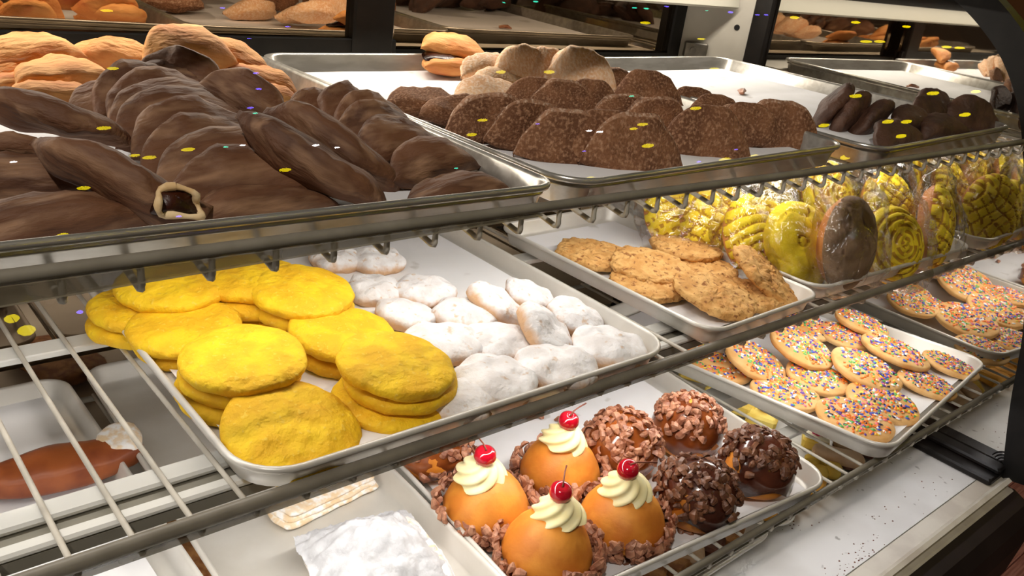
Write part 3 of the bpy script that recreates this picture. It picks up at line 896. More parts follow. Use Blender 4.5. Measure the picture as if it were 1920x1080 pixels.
for lab, c, size, rot in [
        ('powdered cookie at the very back, just below the wire hooks', (0.5292,0.7911,0.3340), .066, (0, 0)),
        ('powdered cookie half hidden behind the top yellow cookie', (0.4874,0.8135,0.3340), .062, (0, 0)),
        ('powdered cookie touching the right edge of the rear yellow stack', (0.4813,0.7203,0.3340), .062, (4, 0)),
        ('powdered cookie with a bare brown patch, alone on the grey paper', (0.5292,0.6929,0.3340), .070, (0, 0)),
        ('powdered cookie left of the leaning pair', (0.5339,0.6264,0.3340), .074, (0, 4)),
        ('powdered cookie leaning up on its neighbour, left of the leaning pair', (0.5686,0.6242,0.3430), .070, (12, 24)),
        ('powdered cookie at the back of the leaning pair', (0.6262,0.6309,0.3380), .062, (10, 14)),
        ('powdered cookie wedged between yellow stack and bare patch cookie', (0.4776,0.6528,0.3340), .066, (0, 8)),
        ('flat crumbling powdered cookie behind the front yellow stack', (0.4727,0.5826,0.3340), .078, (0, 0)),
        ('powdered cookie in the centre of the white group', (0.5243,0.5596,0.3340), .072, (0, 0)),
        ('powdered cookie tilted on edge with a brown side, right of centre', (0.5673,0.5455,0.3440), .076, (26, 30)),
        ('powdered cookie behind the tilted one', (0.6352,0.5672,0.3380), .066, (14, 10)),
        ('powdered cookie nearest the right tray corner', (0.6196,0.4998,0.3340), .080, (0, 4)),
        ('powdered cookie by the front rim, second from the right corner', (0.5430,0.4949,0.3340), .082, (0, 0)),
        ('powdered cookie by the front rim beside the yellow stack', (0.4727,0.5024,0.3340), .078, (0, 0)),
        ('small powdered cookie under the front yellow stack edge', (0.4232,0.4896,0.3340), .066, (0, 0))]:
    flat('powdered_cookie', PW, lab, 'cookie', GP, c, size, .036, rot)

OC = [cookie_mesh('oatmeal_cookie', M['oat'], 0.052, 0.015, 51 + j, 0.0016, 90, 0.5, 0.12, 80, 22, 0.0030) for j in range(3)]
GO = 'oatmeal cookies on the middle shelf'
for lab, c, size, rot, zo in [
        ('oatmeal cookie alone at the left back of its tray', (0.8020,0.6987,0.3370), .108, (0, 2), 0),
        ('oatmeal cookie lying on another at the middle of the left rim', (0.8261,0.6261,0.3450), .108, (4, 0), 0),
        ('oatmeal cookie at the back right of the pile', (0.9306,0.6508,0.3450), .104, (-4, 4), 0),
        ('bottom oatmeal cookie showing its edge along the left rim', (0.7963,0.5970,0.3365), .098, (0, 0), 0),
        ('largest front oatmeal cookie tipped toward the glass', (0.8341,0.5288,0.3460), .104, (9, 2), 0),
        ('oatmeal cookie lying flat beneath the tipped front one', (0.8948,0.5243,0.3365), .098, (0, 0), 0),
        ('oatmeal cookie standing slanted along the right rim', (0.9370,0.5324,0.3520), .112, (26, 20), 0),
        ('oatmeal cookie under the middle of the pile', (0.9073,0.6063,0.3365), .104, (0, 0), 0)]:
    flat('oatmeal_cookie', OC, lab, 'cookie', GO, c, size, .052, rot, 1.0, zo)


# sprinkle cookies: a pale cookie and its sprinkles
def sprinkle_mesh(seed, r, h, count=240):
    rr = random.Random(seed)
    vs, fs, idx = [], [], []
    for _ in range(count):
        q = r * 0.88 * rr.random() ** 0.6
        a = rr.random() * 2 * PI
        x, y = q * math.cos(a), q * math.sin(a)
        t = math.acos(min(1, q / r))
        z = h * (0.42 + 0.58 * math.sin(t) ** 0.5) + 0.0003
        d = rr.random() * PI
        dx, dy = math.cos(d) * 0.0036, math.sin(d) * 0.0036
        px, py = -math.sin(d) * 0.0020, math.cos(d) * 0.0020
        n = len(vs)
        vs += [(x - dx, y - dy, z), (x + dx, y + dy, z), (x + px, y + py, z), (x - px, y - py, z), (x - dx * .6, y - dy * .6, z + 0.0016), (x + dx * .6, y + dy * .6, z + 0.0016)]
        fc = [(0, 3, 4), (0, 4, 2), (1, 5, 3), (1, 2, 5), (3, 5, 4), (2, 4, 5)]
        fs += [tuple(n + i for i in t3) for t3 in fc]
        idx += [rr.choices(range(8), [36, 12, 14, 13, 9, 8, 11, 8])[0]] * 6
    return mesh('sprinkles', vs, fs, None, True, SPR, idx)


SC = [cookie_mesh('sprinkle_cookie', M['sugar'], 0.050, 0.013, 71 + j, 0.0008, 60, 0.5, 0.06) for j in range(3)]
SP = [sprinkle_mesh(80 + j, 0.050, 0.013) for j in range(4)]
GS = 'rainbow sprinkle cookies on the lowest shelf'
LF = 0.1515
for lab, c, size, rot in [
        ('sprinkle cookie at the left rim, mostly under the shelf rail', (1.0535,0.6467,0.1580), .092, (0, 0)),
        ('sprinkle cookie under the large tilted one at the left rim', (1.0367,0.6152,0.1520), .092, (0, 0)),
        ('sprinkle cookie tipped up at the left rim, thickly covered', (1.0715,0.5869,0.1700), .098, (16, 6)),
        ('large sprinkle cookie tipped up in the second row', (1.1625,0.5662,0.1800), .104, (14, 4)),
        ('sprinkle cookie at the back below the rail, with a chipped edge', (1.2733,0.6204,0.1700), .086, (8, 0)),
        ('sprinkle cookie lying over the back right of the pile', (1.3599,0.5729,0.1780), .092, (6, 6)),
        ('sprinkle cookie with a bare corner in the middle of the back', (1.3052,0.5707,0.1680), .086, (4, 0)),
        ('large sprinkle cookie on the right of the pile, its tip browned', (1.3188,0.4897,0.1720), .110, (6, 8)),
        ('large sprinkle cookie in the centre of the pile', (1.2079,0.4808,0.1720), .110, (10, 4)),
        ('sprinkle cookie under the centre one, its left edge bare', (1.1361,0.5161,0.1600), .094, (4, 0)),
        ('flat sprinkle cookie against the left rim', (1.0484,0.5143,0.1580), .098, (0, 0)),
        ('dark toned sprinkle cookie at the far right corner', (1.3952,0.4283,0.1600), .088, (4, 6)),
        ('sprinkle cookie near the right front rim', (1.2878,0.4178,0.1590), .088, (2, 4)),
        ('oval sprinkle cookie by the front rim, alone on white paper', (1.1575,0.4230,0.1600), .104, (6, 0)),
        ('sprinkle cookie tucked in the front left corner of the tray', (1.0697,0.4183,0.1610), .106, (2, 0))]:
    s = size / 0.1
    t = thing('sprinkle_cookie', lab, 'cookie', c, tilt_spin(rot[0], rot[1], rnd.uniform(0, 6)), GS, (s, s, s))
    j = rnd.randrange(3)
    put('biscuit', SC[j], t)
    k = put('sprinkles', SP[rnd.randrange(4)], t)
    k['kind'] = 'stuff'

# ------------------------------------------------------------------ wrapped sweet buns
def bun_base(seed):
    vs, fs = lathe([(0.0005, 0), (0.035, 0.0), (0.048, 0.004), (0.0555, 0.013), (0.0545, 0.020), (0.046, 0.026), (0.03, 0.029), (0.0005, 0.030)], 36,
                   lambda v: v * (1 + 0.05 * nz(v, 22, seed)))
    return mesh('bun', vs, fs, M['bread'], True)


def bun_crust(kind, m, seed, mg):
    """sugar crust, a shell over the bun with scored grooves"""
    n, k = 120, 34
    vs, fs, gv = [], [], []
    for i in range(k + 1):
        t = i / k
        for j in range(n):
            a = 2 * PI * j / n
            ph = t * PI / 2 * 1.02
            r = 0.0575 * math.cos(ph) if i < k else 0.0003
            z = 0.017 + 0.0285 * math.sin(ph) ** 0.85
            x, y = r * math.cos(a), r * math.sin(a)
            if kind == 'spiral':
                g = (math.hypot(x, y) / 0.0105 + a / (2 * PI)) % 1.0
                d = min(g, 1 - g) * 0.0105
                rad = ((a * 8 / (2 * PI) + 0.3 * math.sin(math.hypot(x, y) * 200)) % 1.0)
                if math.hypot(x, y) > 0.03:
                    d = min(d, min(rad, 1 - rad) * math.hypot(x, y) * 0.8)
            elif kind == 'grid':
                u = (x * 0.8 + y * 0.6 + 0.004 * math.sin(y * 90)) / 0.017 % 1.0
                w = (-x * 0.6 + y * 0.8 + 0.004 * math.sin(x * 90)) / 0.017 % 1.0
                d = min(min(u, 1 - u), min(w, 1 - w)) * 0.017
            elif kind == 'shell':
                u = (math.hypot(x + 0.05, y) + 0.002 * nz((x, y, 0), 60, seed)) / 0.0125 % 1.0
                d = min(u, 1 - u) * 0.0125
            else:
                d = min(0.004, abs(nz((x, y, 0), 26, seed)) * 0.05 + 0.0006 * (1 + nz((x, y, 0), 120, seed)))
            gr = -0.0046 * max(0.0, 1 - d / 0.0026)
            gv.append(d < 0.0010)
            p = Vector((x, y, z))
            nrm = Vector((x, y, max(z - 0.012, 0.0) * 1.6)).normalized()
            p += nrm * (gr + 0.0010 * nz(p, 70, seed)) + nrm * 0.0008
            vs.append(p)
    for i in range(k):
        for j in range(n):
            fs.append((i * n + j, i * n + (j + 1) % n, (i + 1) * n + (j + 1) % n, (i + 1) * n + j))
    return mesh('crust', vs, fs, None, True, [m, mg], [1 if sum(gv[q] for q in f) >= 2 else 0 for f in fs])


def bag_mesh(seed):
    n, k = 64, 30
    vs, fs = [], []
    for i in range(k + 1):
        t = i / k
        ph = -PI / 2 + t * PI
        for j in range(n):
            a = 2 * PI * j / n
            r = 0.069 * max(0.02, math.cos(ph)) ** 0.55
            sq = 1 / max(abs(math.cos(a)), abs(math.sin(a)))
            r *= 1 + 0.45 * (sq - 1)
            p = Vector((r * math.cos(a) * 0.98, r * math.sin(a) * 1.0, 0.021 + 0.037 * math.sin(ph)))
            if math.sin(a) > 0:       # gathered top of the bag
                e = max(0, math.sin(a) - 0.35)
                p.y += e * 0.034
                p.z = 0.021 + (p.z - 0.021) * (1 - 0.75 * e)
            p += Vector((nz(p, 40, seed), nz(p, 40, seed + 1), nz(p, 34, seed + 2))) * 0.007 + Vector((nz(p, 95, seed + 5), nz(p, 95, seed + 6), nz(p, 95, seed + 7))) * 0.0032
            p.z += 0.003 * math.sin(a * 9 + seed) * (abs(math.cos(ph)))
            vs.append(p)
    for i in range(k):
        for j in range(n):
            fs.append((i * n + j, i * n + (j + 1) % n, (i + 1) * n + (j + 1) % n, (i + 1) * n + j))
    return mesh('bag', vs, fs, M['bag'], True)


BUN = [bun_base(j) for j in range(2)]
CR = {(k, c): bun_crust(k, M[c], 3.3, M['groove_y']) for k in ('spiral', 'grid', 'shell', 'crack') for c in ('crust_y',)}
CR[('crack', 'crust_b')] = bun_crust('crack', M['crust_b'], 5.1, M['groove_b'])
BAG = [bag_mesh(j + 0.5) for j in range(3)]
GB = 'wrapped sweet buns on the middle shelf'
for lab, c, dr, tilt, pat, cm, L in [
        ('wrapped yellow sweet bun at the far left of its tray, behind the oatmeal cookies', (0.9906,0.7080,0.3740), (-0.3, -0.95), 56, 'shell', 'crust_y', 1.12),
        ('wrapped yellow sweet bun, second from the left along the rim', (1.0113,0.6601,0.3750), (-0.28, -0.96), 56, 'grid', 'crust_y', 1.10),
        ('wrapped yellow sweet bun, third from the left with long glints on its bag', (1.0127,0.5913,0.3770), (-0.22, -0.97), 56, 'shell', 'crust_y', 1.08),
        ('wrapped yellow sweet bun with cracked crust, left of the brown one', (1.0400,0.5485,0.3780), (-0.2, -0.98), 58, 'crack', 'crust_y', 1.06),
        ('wrapped brown crusted sweet bun standing on edge at the front', (1.0821,0.5032,0.3910), (0.05, -1.0), 76, 'crack', 'crust_b', 1.10),
        ('wrapped yellow sweet bun with a spiral crust facing out', (1.2202,0.5038,0.3690), (-0.35, -0.92), 66, 'spiral', 'crust_y', 0.98),
        ('wrapped yellow sweet bun on edge at the right end of the front row', (1.3491,0.5030,0.3810), (0.34, -0.94), 78, 'grid', 'crust_y', 1.12),
        ('wrapped yellow sweet bun behind the brown crusted one', (1.2882,0.6494,0.3920), (-0.2, -0.97), 56, 'spiral', 'crust_y', 1.0),
        ('wrapped yellow sweet bun seen between the brown and the right end ones', (1.3404,0.5775,0.3920), (-0.1, -0.97), 58, 'grid', 'crust_y', 1.0),
        ('wrapped yellow sweet bun in the back row just under the shelf hooks', (1.2494,0.7120,0.3850), (0.1, -0.99), 56, 'crack', 'crust_y', 1.0),
        ('wrapped yellow sweet bun at the back right under the black empanadas', (1.5848,0.6461,0.3850), (-0.3, -0.95), 50, 'spiral', 'crust_y', 1.0),
        ('wrapped yellow sweet bun deep at the back beside the end mirror', (1.5514,0.5913,0.4000), (0.2, -0.97), 54, 'grid', 'crust_y', 1.0)]:
    yaw = math.atan2(dr[1], dr[0]) + PI / 2        # local -Y face after tipping
    rot = Euler((R(tilt), R(rnd.uniform(-6, 6)), yaw))
    off = rot.to_matrix() @ Vector((0, 0, 0.022)) * L
    t = thing('sweet_bun', lab, 'sweet bun', Vector(c) - off, rot, GB, (L, L, L))
    put('bun', BUN[rnd.randrange(2)], t)
    put('crust', CR[(pat, cm)], t, (0, 0, 0), (0, 0, rnd.uniform(0, 6) if pat != 'shell' else 1.2))
    put('bag', BAG[rnd.randrange(3)], t, (0, 0, 0), (0, 0, rnd.uniform(-.2, .2)))


# ------------------------------------------------------------------ nut buns and cherry cakes
def nut_mesh(seed, m):
    rr = random.Random(seed)
    pts = [(-0.0048, 0, 0), (-0.002, 0.0008, 0.0012), (0.0015, 0.0006, 0.0014), (0.0048, -0.0004, 0.0)]
    vs, fs = [], []
    n = 6
    for i, p in enumerate(pts):
        w = (0.0016, 0.0030, 0.0029, 0.0014)[i] * rr.uniform(0.8, 1.2)
        for k in range(n):
            a = 2 * PI * k / n
            rid = 0.72 if k in (1, 4) else 1.0
            vs.append((p[0] + rr.uniform(-.0006, .0006), p[1] + w * math.cos(a) * rid, p[2] + w * 0.72 * math.sin(a) * rid))
    for i in range(3):
        for k in range(n):
            fs.append((i * n + k, i * n + (k + 1) % n, (i + 1) * n + (k + 1) % n, (i + 1) * n + k))
    fs += [tuple(range(n - 1, -1, -1)), tuple(range(3 * n, 4 * n))]
    return mesh('nut_piece', vs, fs, m, False)


NUT = {m: [nut_mesh(j, M[m]) for j in range(4)] for m in ('nut', 'nut_dark')}
DOME = [(0.0005, 0.0), (0.028, 0.0), (0.037, 0.004), (0.0425, 0.012), (0.0445, 0.022), (0.0430, 0.034), (0.0385, 0.046), (0.031, 0.056), (0.020, 0.063), (0.009, 0.0665), (0.0005, 0.0672)]


def dome_prof(t):
    """point and normal on the dome for height fraction t"""
    P = DOME[1:]
    z = t * 0.0672
    for a, b in zip(P, P[1:]):
        if a[1] <= z <= b[1] + 1e-9:
            u = (z - a[1]) / max(1e-6, b[1] - a[1])
            r = a[0] + (b[0] - a[0]) * u
            return r, z, Vector((b[1] - a[1], 0, -(b[0] - a[0]))).normalized()
    return P[-1][0], P[-1][1], Vector((0, 0, 1))


def dome_mesh(name, m, seed, z0=0.0, z1=1.0, grow=0.0, drip=0.0, cone=0.0):
    prof = [(r + grow, z + (grow if r < 0.03 and z > 0.03 else 0)) for r, z in DOME if z >= z0]
    if z0 > 0:
        prof = [(prof[0][0] - 0.004, prof[0][1] - 0.001)] + prof
    fine = []
    for a, b in zip(prof, prof[1:]):
        fine += [a, ((a[0] + b[0]) / 2, (a[1] + b[1]) / 2)]
    fine.append(prof[-1])

    def fn(v):
        k = 1 + 0.05 * nz(v, 26, seed)
        k *= 1 - cone * (max(v.z, 0) / 0.0672) ** 1.2 + cone * 0.25
        p = Vector((v.x * k, v.y * k, v.z * (1 + 0.03 * nz(v, 20, seed + 3))))
        if drip and v.z < z0 + 0.008:
            a = math.atan2(v.y, v.x)
            p.z -= drip * (0.5 + 0.5 * math.sin(a * 5 + seed * 2)) + drip * 0.5 * nz((math.cos(a), math.sin(a), 0), 2.2, seed)
        return p
    vs, fs = lathe(fine, 40, fn)
    return mesh(name, vs, fs, m, True)


def scatter(t, kind, n, t0, t1, seed, sz=1.0, a0=0, a1=2 * PI, power=1.0, kx=1.0, kz=1.0):
    rr = random.Random(seed)
    for i in range(n):
        h = t0 + (t1 - t0) * rr.random() ** power
        a = rr.uniform(a0, a1)
        r, z, nr = dome_prof(h)
        r = (r + 0.0022) * kx
        z *= kz
        d = Vector((nr.x * math.cos(a), nr.x * math.sin(a), nr.z))
        p = Vector((r * math.cos(a), r * math.sin(a), z)) + d * rr.uniform(-0.0005, 0.003)
        q = d.to_track_quat('Z', 'Y').to_euler()
        e = (d.to_track_quat('Z', 'Y') @ Euler((rr.uniform(-.7, .7), rr.uniform(-.7, .7), rr.uniform(0, 6))).to_quaternion()).to_euler()
        s = sz * rr.uniform(0.75, 1.25)
        put('nut_piece', NUT[kind][rr.randrange(4)], t, p, e, (s, s, s))


# swirl of cream
def cream_mesh():
    n, k = 48, 20
    vs, fs = [], []
    for i in range(k + 1):
        t = i / k
        r0 = 0.0225 * (1 - t ** 1.5) ** 0.62 if i < k else 0.0004
        z = 0.019 * t
        for j in range(n):
            a = 2 * PI * j / n
            r = r0 * (1 + 0.10 * math.cos(7 * (a - t * 2.1)))
            vs.append((r * math.cos(a), r * math.sin(a), z - 0.004 * (r0 / 0.0225) ** 2))
    for i in range(k):
        for j in range(n):
            fs.append((i * n + j, i * n + (j + 1) % n, (i + 1) * n + (j + 1) % n, (i + 1) * n + j))
    return mesh('cream', vs, fs, M['cream'], True)


CREAM = cream_mesh()
CHERRY = mesh('cherry', *lathe([(0.0004, 0.0005), (0.005, 0.001), (0.0085, 0.004), (0.0098, 0.009), (0.0088, 0.0138), (0.0055, 0.0168), (0.0022, 0.0172), (0.0004, 0.0160)], 24), M['cherry'], True)
CAKE = [dome_mesh('cake', M['cake'], 1.0 + j, cone=0.26) for j in range(2)]
LZF = LZ + 0.0042
GC1 = 'cherry topped cakes on the lowest shelf'
for i, (c, cc, ch, sd, lab) in enumerate([
        ((0.5203,0.5389,0.1420), (-0.006, 0.008), (0.2, 1), 1, 'cherry topped cake nearest the left rim, its cherry stem hanging forward'),
        ((0.6361,0.5469,0.1420), (0.002, 0.004), (1, 0.3), 2, 'cherry topped cake at the back, beside the caramel nut bun'),
        ((0.5311,0.4542,0.1420), (0.010, 0.004), (1, 1), 3, 'cherry topped cake nearest the front, cracked on its right side'),
        ((0.6317,0.4462,0.1420), (0.0, 0.004), (1, -0.4), 4, 'cherry topped cake beside the dark nut bun, stem pointing right')]):
    t = thing('cherry_cake', lab, 'cake', c, (0, 0, R(40 * i)), GC1, (1, 1, 1))
    put('cake', CAKE[i % 2], t, (0, 0, 0), (0, 0, 0), (1.04, 1.04, 0.90))
    rz = -R(40 * i)
    scatter(t, 'nut', 190, 0.03, 0.50, 20 + i, 1.45, power=1.15, kx=1.11, kz=0.86)
    ox, oy = cc[0] * math.cos(rz) - cc[1] * math.sin(rz), cc[0] * math.sin(rz) + cc[1] * math.cos(rz)
    put('cream', CREAM, t, (ox, oy, 0.0560), (R(8), R(-4), i), (1.2, 1.2, 1.15))
    hx = 0.003 * ch[0]
    chy = put('cherry', CHERRY, t, (ox + hx, oy, 0.0705), (R(16), R(-10), rz), (1.2, 1.2, 1.2))
    L = math.hypot(*ch)
    dx, dy = ch[0] / L, ch[1] / L
    sm = MB().tube([(0, 0, 0.0165), (0.006 * dx, 0.006 * dy, 0.0185), (0.017 * dx, 0.015 * dy, 0.015), (0.030 * dx, 0.024 * dy, 0.010)], [0.0010, 0.0007, 0.0007, 0.0008], 5)
    put('stem', sm.me('stem', M['stem'], True), chy)
GN = 'glazed nut buns on the lowest shelf'
DB = dome_mesh('bun', M['cake'], 7.0)
for i, (c, gl, nk, ang, lab, n, t0) in enumerate([
        ((0.7255,0.5354,0.1420), 'caramel', 'nut', 0, 'caramel glazed nut bun behind the back cherry cake', 150, 0.40),
        ((0.8334,0.5215,0.1420), 'caramel', 'nut', 1, 'caramel glazed nut bun at the right rim with a bare pale foot', 140, 0.55),
        ((0.7282,0.4237,0.1420), 'choc', 'nut_dark', 2, 'dark chocolate nut bun at the front rim', 160, 0.40),
        ((0.8430,0.4228,0.1420), 'choc', 'nut_dark', 3, 'chocolate nut bun in the right front corner, one side bare caramel', 140, 0.55),
        ((0.5275,0.6487,0.1420), 'caramel', 'nut', 4, 'nut covered bun half hidden behind the front rail of the middle shelf', 130, 0.2)]):
    t = thing('nut_bun', lab, 'bun', c, (0, 0, ang), GN)
    put('bun', DB, t)
    put('glaze', dome_mesh('glaze', M[gl], 9.0 + i, 0.016, 1, 0.0016, 0.012), t)
    scatter(t, nk, n, t0, 1.0, 60 + i, 1.25, power=0.8)
# loose pecan bits on the paper
for i, (c, nk) in enumerate([((0.7057,0.6705,0.1400), 'nut'), ((0.7185,0.6679,0.1400), 'nut'), ((0.7358,0.6483,0.1400), 'nut'), ((0.6979,0.4140,0.1400), 'nut_dark'), ((0.7017,0.4065,0.1400), 'nut_dark'), ((0.6066,0.4110,0.1400), 'nut_dark'),
                             ((0.6364,0.4115,0.1400), 'nut_dark'), ((0.6561,0.4062,0.1400), 'nut_dark'), ((0.6565,0.3991,0.1400), 'nut_dark'), ((0.5063,0.6393,0.1400), 'nut')]):
    o = put('pecan_bit', NUT[nk][i % 4], None, c, (0.2, 0.1, i * 1.3), (1.5, 1.5, 1.5))
    tag(o, ['pecan bit fallen on the paper, leftmost of three at the back', 'pecan bit fallen on the paper, middle of three at the back', 'pecan bit fallen on the paper, right of three at the back',
            'dark pecan bit left of a touching pair under the front chocolate bun', 'dark pecan bit right of a touching pair under the front chocolate bun', 'dark pecan bit near the front rim below the cherry cakes',
            'dark pecan bit at the foot of the stem right cherry cake', 'dark pecan bit a little right of the cherry cake foot', 'dark pecan bit farthest right by that cherry cake foot',
            'pecan bit under the half hidden nut bun'][i], 'nut', 'loose pecan bits')

# ------------------------------------------------------------------ left part of the lowest shelf
def slab(name, m, L, W, H, seed, amp=0.004, taper=0.3, n=30, k=18, fr=40):
    """rounded long pastry along X"""
    vs, fs = [], []
    for i in range(n + 1):
        s = -1 + 2 * i / n
        e = max(0.03, 1 - abs(s) ** (2 / taper)) ** 0.5
        for j in range(k):
            a = 2 * PI * j / k
            ca, sa = math.cos(a), math.sin(a)
            y = W / 2 * e * math.copysign(abs(ca) ** 0.7, ca)
            z = H / 2 + H / 2 * math.copysign(abs(sa) ** 0.75, sa) * (e ** 0.6)
            p = Vector((s * L / 2, y, z))
            p += Vector((0.5 * nz(p, fr, seed), nz(p, fr, seed + 1), nz(p, fr, seed + 2))) * amp
            p.z = max(p.z, 0)
            vs.append(p)
    for i in range(n):
        for j in range(k):
            fs.append((i * k + j, (i + 1) * k + j, (i + 1) * k + (j + 1) % k, i * k + (j + 1) % k))
    fs += [tuple(range(k)), tuple(range((n + 1) * k - 1, n * k - 1, -1))]
    return mesh(name, vs, fs, m, True)


lf = thing('loaf', 'long brown glazed loaf with a flaky white end, seen through the wires', 'loaf', (0.1853,0.8145,0.1400), (0, 0, R(-3)))
put('crust', slab('crust', M['loaf'], 0.155, 0.058, 0.036, 3, 0.003, 1.1), lf)
put('flaky_end', slab('flaky_end', M['flaky'], 0.045, 0.046, 0.016, 8, 0.005, 0.8, 12, 12), lf, (0.056, 0.008, 0.022))
st = thing('strudel', 'flat sugared strudel stick in the narrow tray', 'strudel', (0.3954,0.6577,0.1380), (0, 0, R(6)))
for j in range(3):
    put('layer', slab('layer', M['flaky'], 0.125 - 0.006 * j, 0.046 - 0.003 * j, 0.0065, 14 + j, 0.0022, 0.10), st, (0.001 * j, 0.001 * j, 0.0050 * j))
pm = thing('powdered_pastry', 'square puff pastry buried under a mound of powdered sugar', 'pastry', (0.3783,0.5253,0.1380), (0, 0, R(-8)))
put('pastry', slab('pastry', M['powder_bun'], 0.120, 0.120, 0.030, 21, 0.005, 0.12, 34, 30, 30), pm)


def mound(w, d, h):
    n = 44
    vs, fs = [], []
    for j in range(n + 1):
        for i in range(n + 1):
            x, y = i / n * 2 - 1, j / n * 2 - 1
            e = max(abs(x), abs(y)) * 0.55 + math.hypot(x, y) * 0.45
            z = h * max(0.0, 1 - e ** 1.25)
            wx = 1 + 0.08 * nz((x, y, 0), 2.2, 3)
            vs.append((x * w / 2 * wx, y * d / 2 * wx, z + 0.0060 * nz((x, y, 1), 4.5, 5) + 0.0030 * nz((x, y, 2), 13, 9) + 0.0012 * nz((x, y, 3), 30, 2) - 0.002))
    for j in range(n):
        for i in range(n):
            fs.append((j * (n + 1) + i, j * (n + 1) + i + 1, (j + 1) * (n + 1) + i + 1, (j + 1) * (n + 1) + i))
    return mesh('sugar_mound', vs, fs, M['snow'], True)


k = put('sugar_mound', mound(0.122, 0.120, 0.040), pm, (-0.002, 0.004, 0.026))

# ------------------------------------------------------------------ cakes on the deck, seen through the lowest wires
def block(name, m, w, d, h, r=0.004, seed=0):
    me = MB().box(-w / 2, w / 2, -d / 2, d / 2, 0, h, r).me(name, M[m])
    return me


GD = 'small cakes on the deck under the lowest shelf'


def cake_block(name, lab, c, yaw, m, w, d, h, top=None, dot=None):
    t = thing(name, lab, 'cake', c, (0, 0, R(yaw)), GD)
    put('sponge', block('sponge', m, w, d, h), t)
    if top:
        put('icing', MB().box(-w / 2 + .002, w / 2 - .002, -d / 2 + .002, d / 2 - .002, h, h + 0.004, 0.0015).me('icing', M[top]), t)
    if dot == 'cherry':
        put('cherry', CHERRY, t, (0, 0, h), (0, 0, 0), (0.8, 0.8, 0.7))
    if dot == 'pink':
        v = MB()
        for a in range(6):
            q = a * PI / 3
            v.add(*lathe([(0.0003, 0), (0.004, 0.0005), (0.0045, 0.003), (0.0003, 0.005)], 8, lambda p, q=q: p + Vector((0.006 * math.cos(q), 0.006 * math.sin(q), 0))))
        v.add(*lathe([(0.0003, 0), (0.004, 0.001), (0.004, 0.006), (0.0003, 0.007)], 8))
        put('rosette', v.me('rosette', M['pink'], True), t, (0, 0, h + (0.004 if top else 0)))
    return t


cake_block('sponge_slice', 'lemon sponge slice farthest back, under the mid rail hooks', (1.2271,0.7811,0.0100), 30, 'lemon', .05, .05, .022)
cake_block('sponge_slice', 'rounded lemon sponge slice, between nut bun tray and sprinkle tray', (1.2148,0.7089,0.0100), 20, 'lemon', .06, .05, .022)
cake_block('sponge_slice', 'lemon sponge slice topped with a cherry, farther of two', (1.2080,0.6605,0.0100), 24, 'lemon', .055, .05, .022, None, 'cherry')
cake_block('sponge_slice', 'lemon sponge slice topped with a cherry, nearer of two', (1.2076,0.6185,0.0100), 24, 'lemon', .055, .05, .020, None, 'cherry')
cake_block('petit_four', 'square white iced cake with a pink rosette', (1.2327,0.5313,0.0040), 30, 'lemon', .042, .042, .020, 'icing', 'pink')


def lady(lab, c, yaw):
    t = thing('ladyfinger', lab, 'biscuit', c, (0, 0, R(yaw)), 'ladyfingers on the deck')
    put('biscuit', slab('biscuit', M['lady'], 0.080, 0.034, 0.022, 31, 0.001, 0.35), t)
    put('filling', slab('filling', M['brownie'], 0.078, 0.031, 0.008, 33, 0.001, 0.35), t, (0, 0, -0.002))


lady('pale ladyfinger left of its twin, under the sprinkle tray corner', (1.2168,0.4822,0.0080), -56)
lady('pale ladyfinger right of its twin, under the sprinkle tray corner', (1.2789,0.4810,0.0080), -54)
fl = thing('sponge_flower', 'yellow flower shaped sponge before the ladyfingers', 'cake', (1.1841,0.4877,0.0020), (0, 0, 0.4), GD)
pf = MB()
for a in range(6):
    q = a * PI / 3
    pf.add(*lathe([(0.0004, 0), (0.012, 0.001), (0.014, 0.008), (0.008, 0.014), (0.0004, 0.015)], 14, lambda p, q=q: p + Vector((0.018 * math.cos(q), 0.018 * math.sin(q), 0))))
put('petals', pf.me('petals', M['lemon'], True), fl)
for i, (c, yw, lab) in enumerate([((1.1057,0.4705,0.0040), 10, 'orange sponge wedge nearest the nut bun tray corner'), ((1.0531,0.4719,0.0040), 40, 'orange sponge wedge, second along the wires'),
                                  ((0.9955,0.4717,0.0100), 15, 'orange sponge wedge lying on the paper plate')]):
    cake_block('sponge_wedge', lab, c, yw, 'orange', .055, .045, .020)
pl = put('paper_plate', mesh('paper_plate', *lathe([(0.0005, 0.001), (0.05, 0.001), (0.062, 0.006), (0.070, 0.009), (0.069, 0.0105), (0.060, 0.0075), (0.049, 0.003), (0.0005, 0.003)], 36), M['plate'], True), None, (1.0023,0.4730,0.0045), (0, 0, 0), (0.6, 0.6, 0.8))
tag(pl, 'small white paper plate under an orange sponge wedge', 'plate')
cake_block('toffee_square', 'tan toffee square under the front wires, nearest the paper plate', (0.9035,0.4680,0.0060), 20, 'toffee', .05, .04, .016)
cake_block('toffee_square', 'dark brownie square under the front wires', (0.8622,0.4670,0.0060), 24, 'brownie', .05, .04, .016)
cake_block('toffee_square', 'pale almond wedge between brownie and toffee bits', (0.8212,0.4683,0.0060), 40, 'lady', .05, .04, .018)
cake_block('toffee_square', 'toffee square lying left of the almond wedge', (0.7923,0.4677,0.0060), 12, 'toffee', .05, .04, .016)
cake_block('toffee_square', 'toffee square in the corner of the view beneath the front wires', (0.7468,0.4703,0.0060), 30, 'toffee', .05, .04, .016)
cm = MB()
cr_ = random.Random(12)
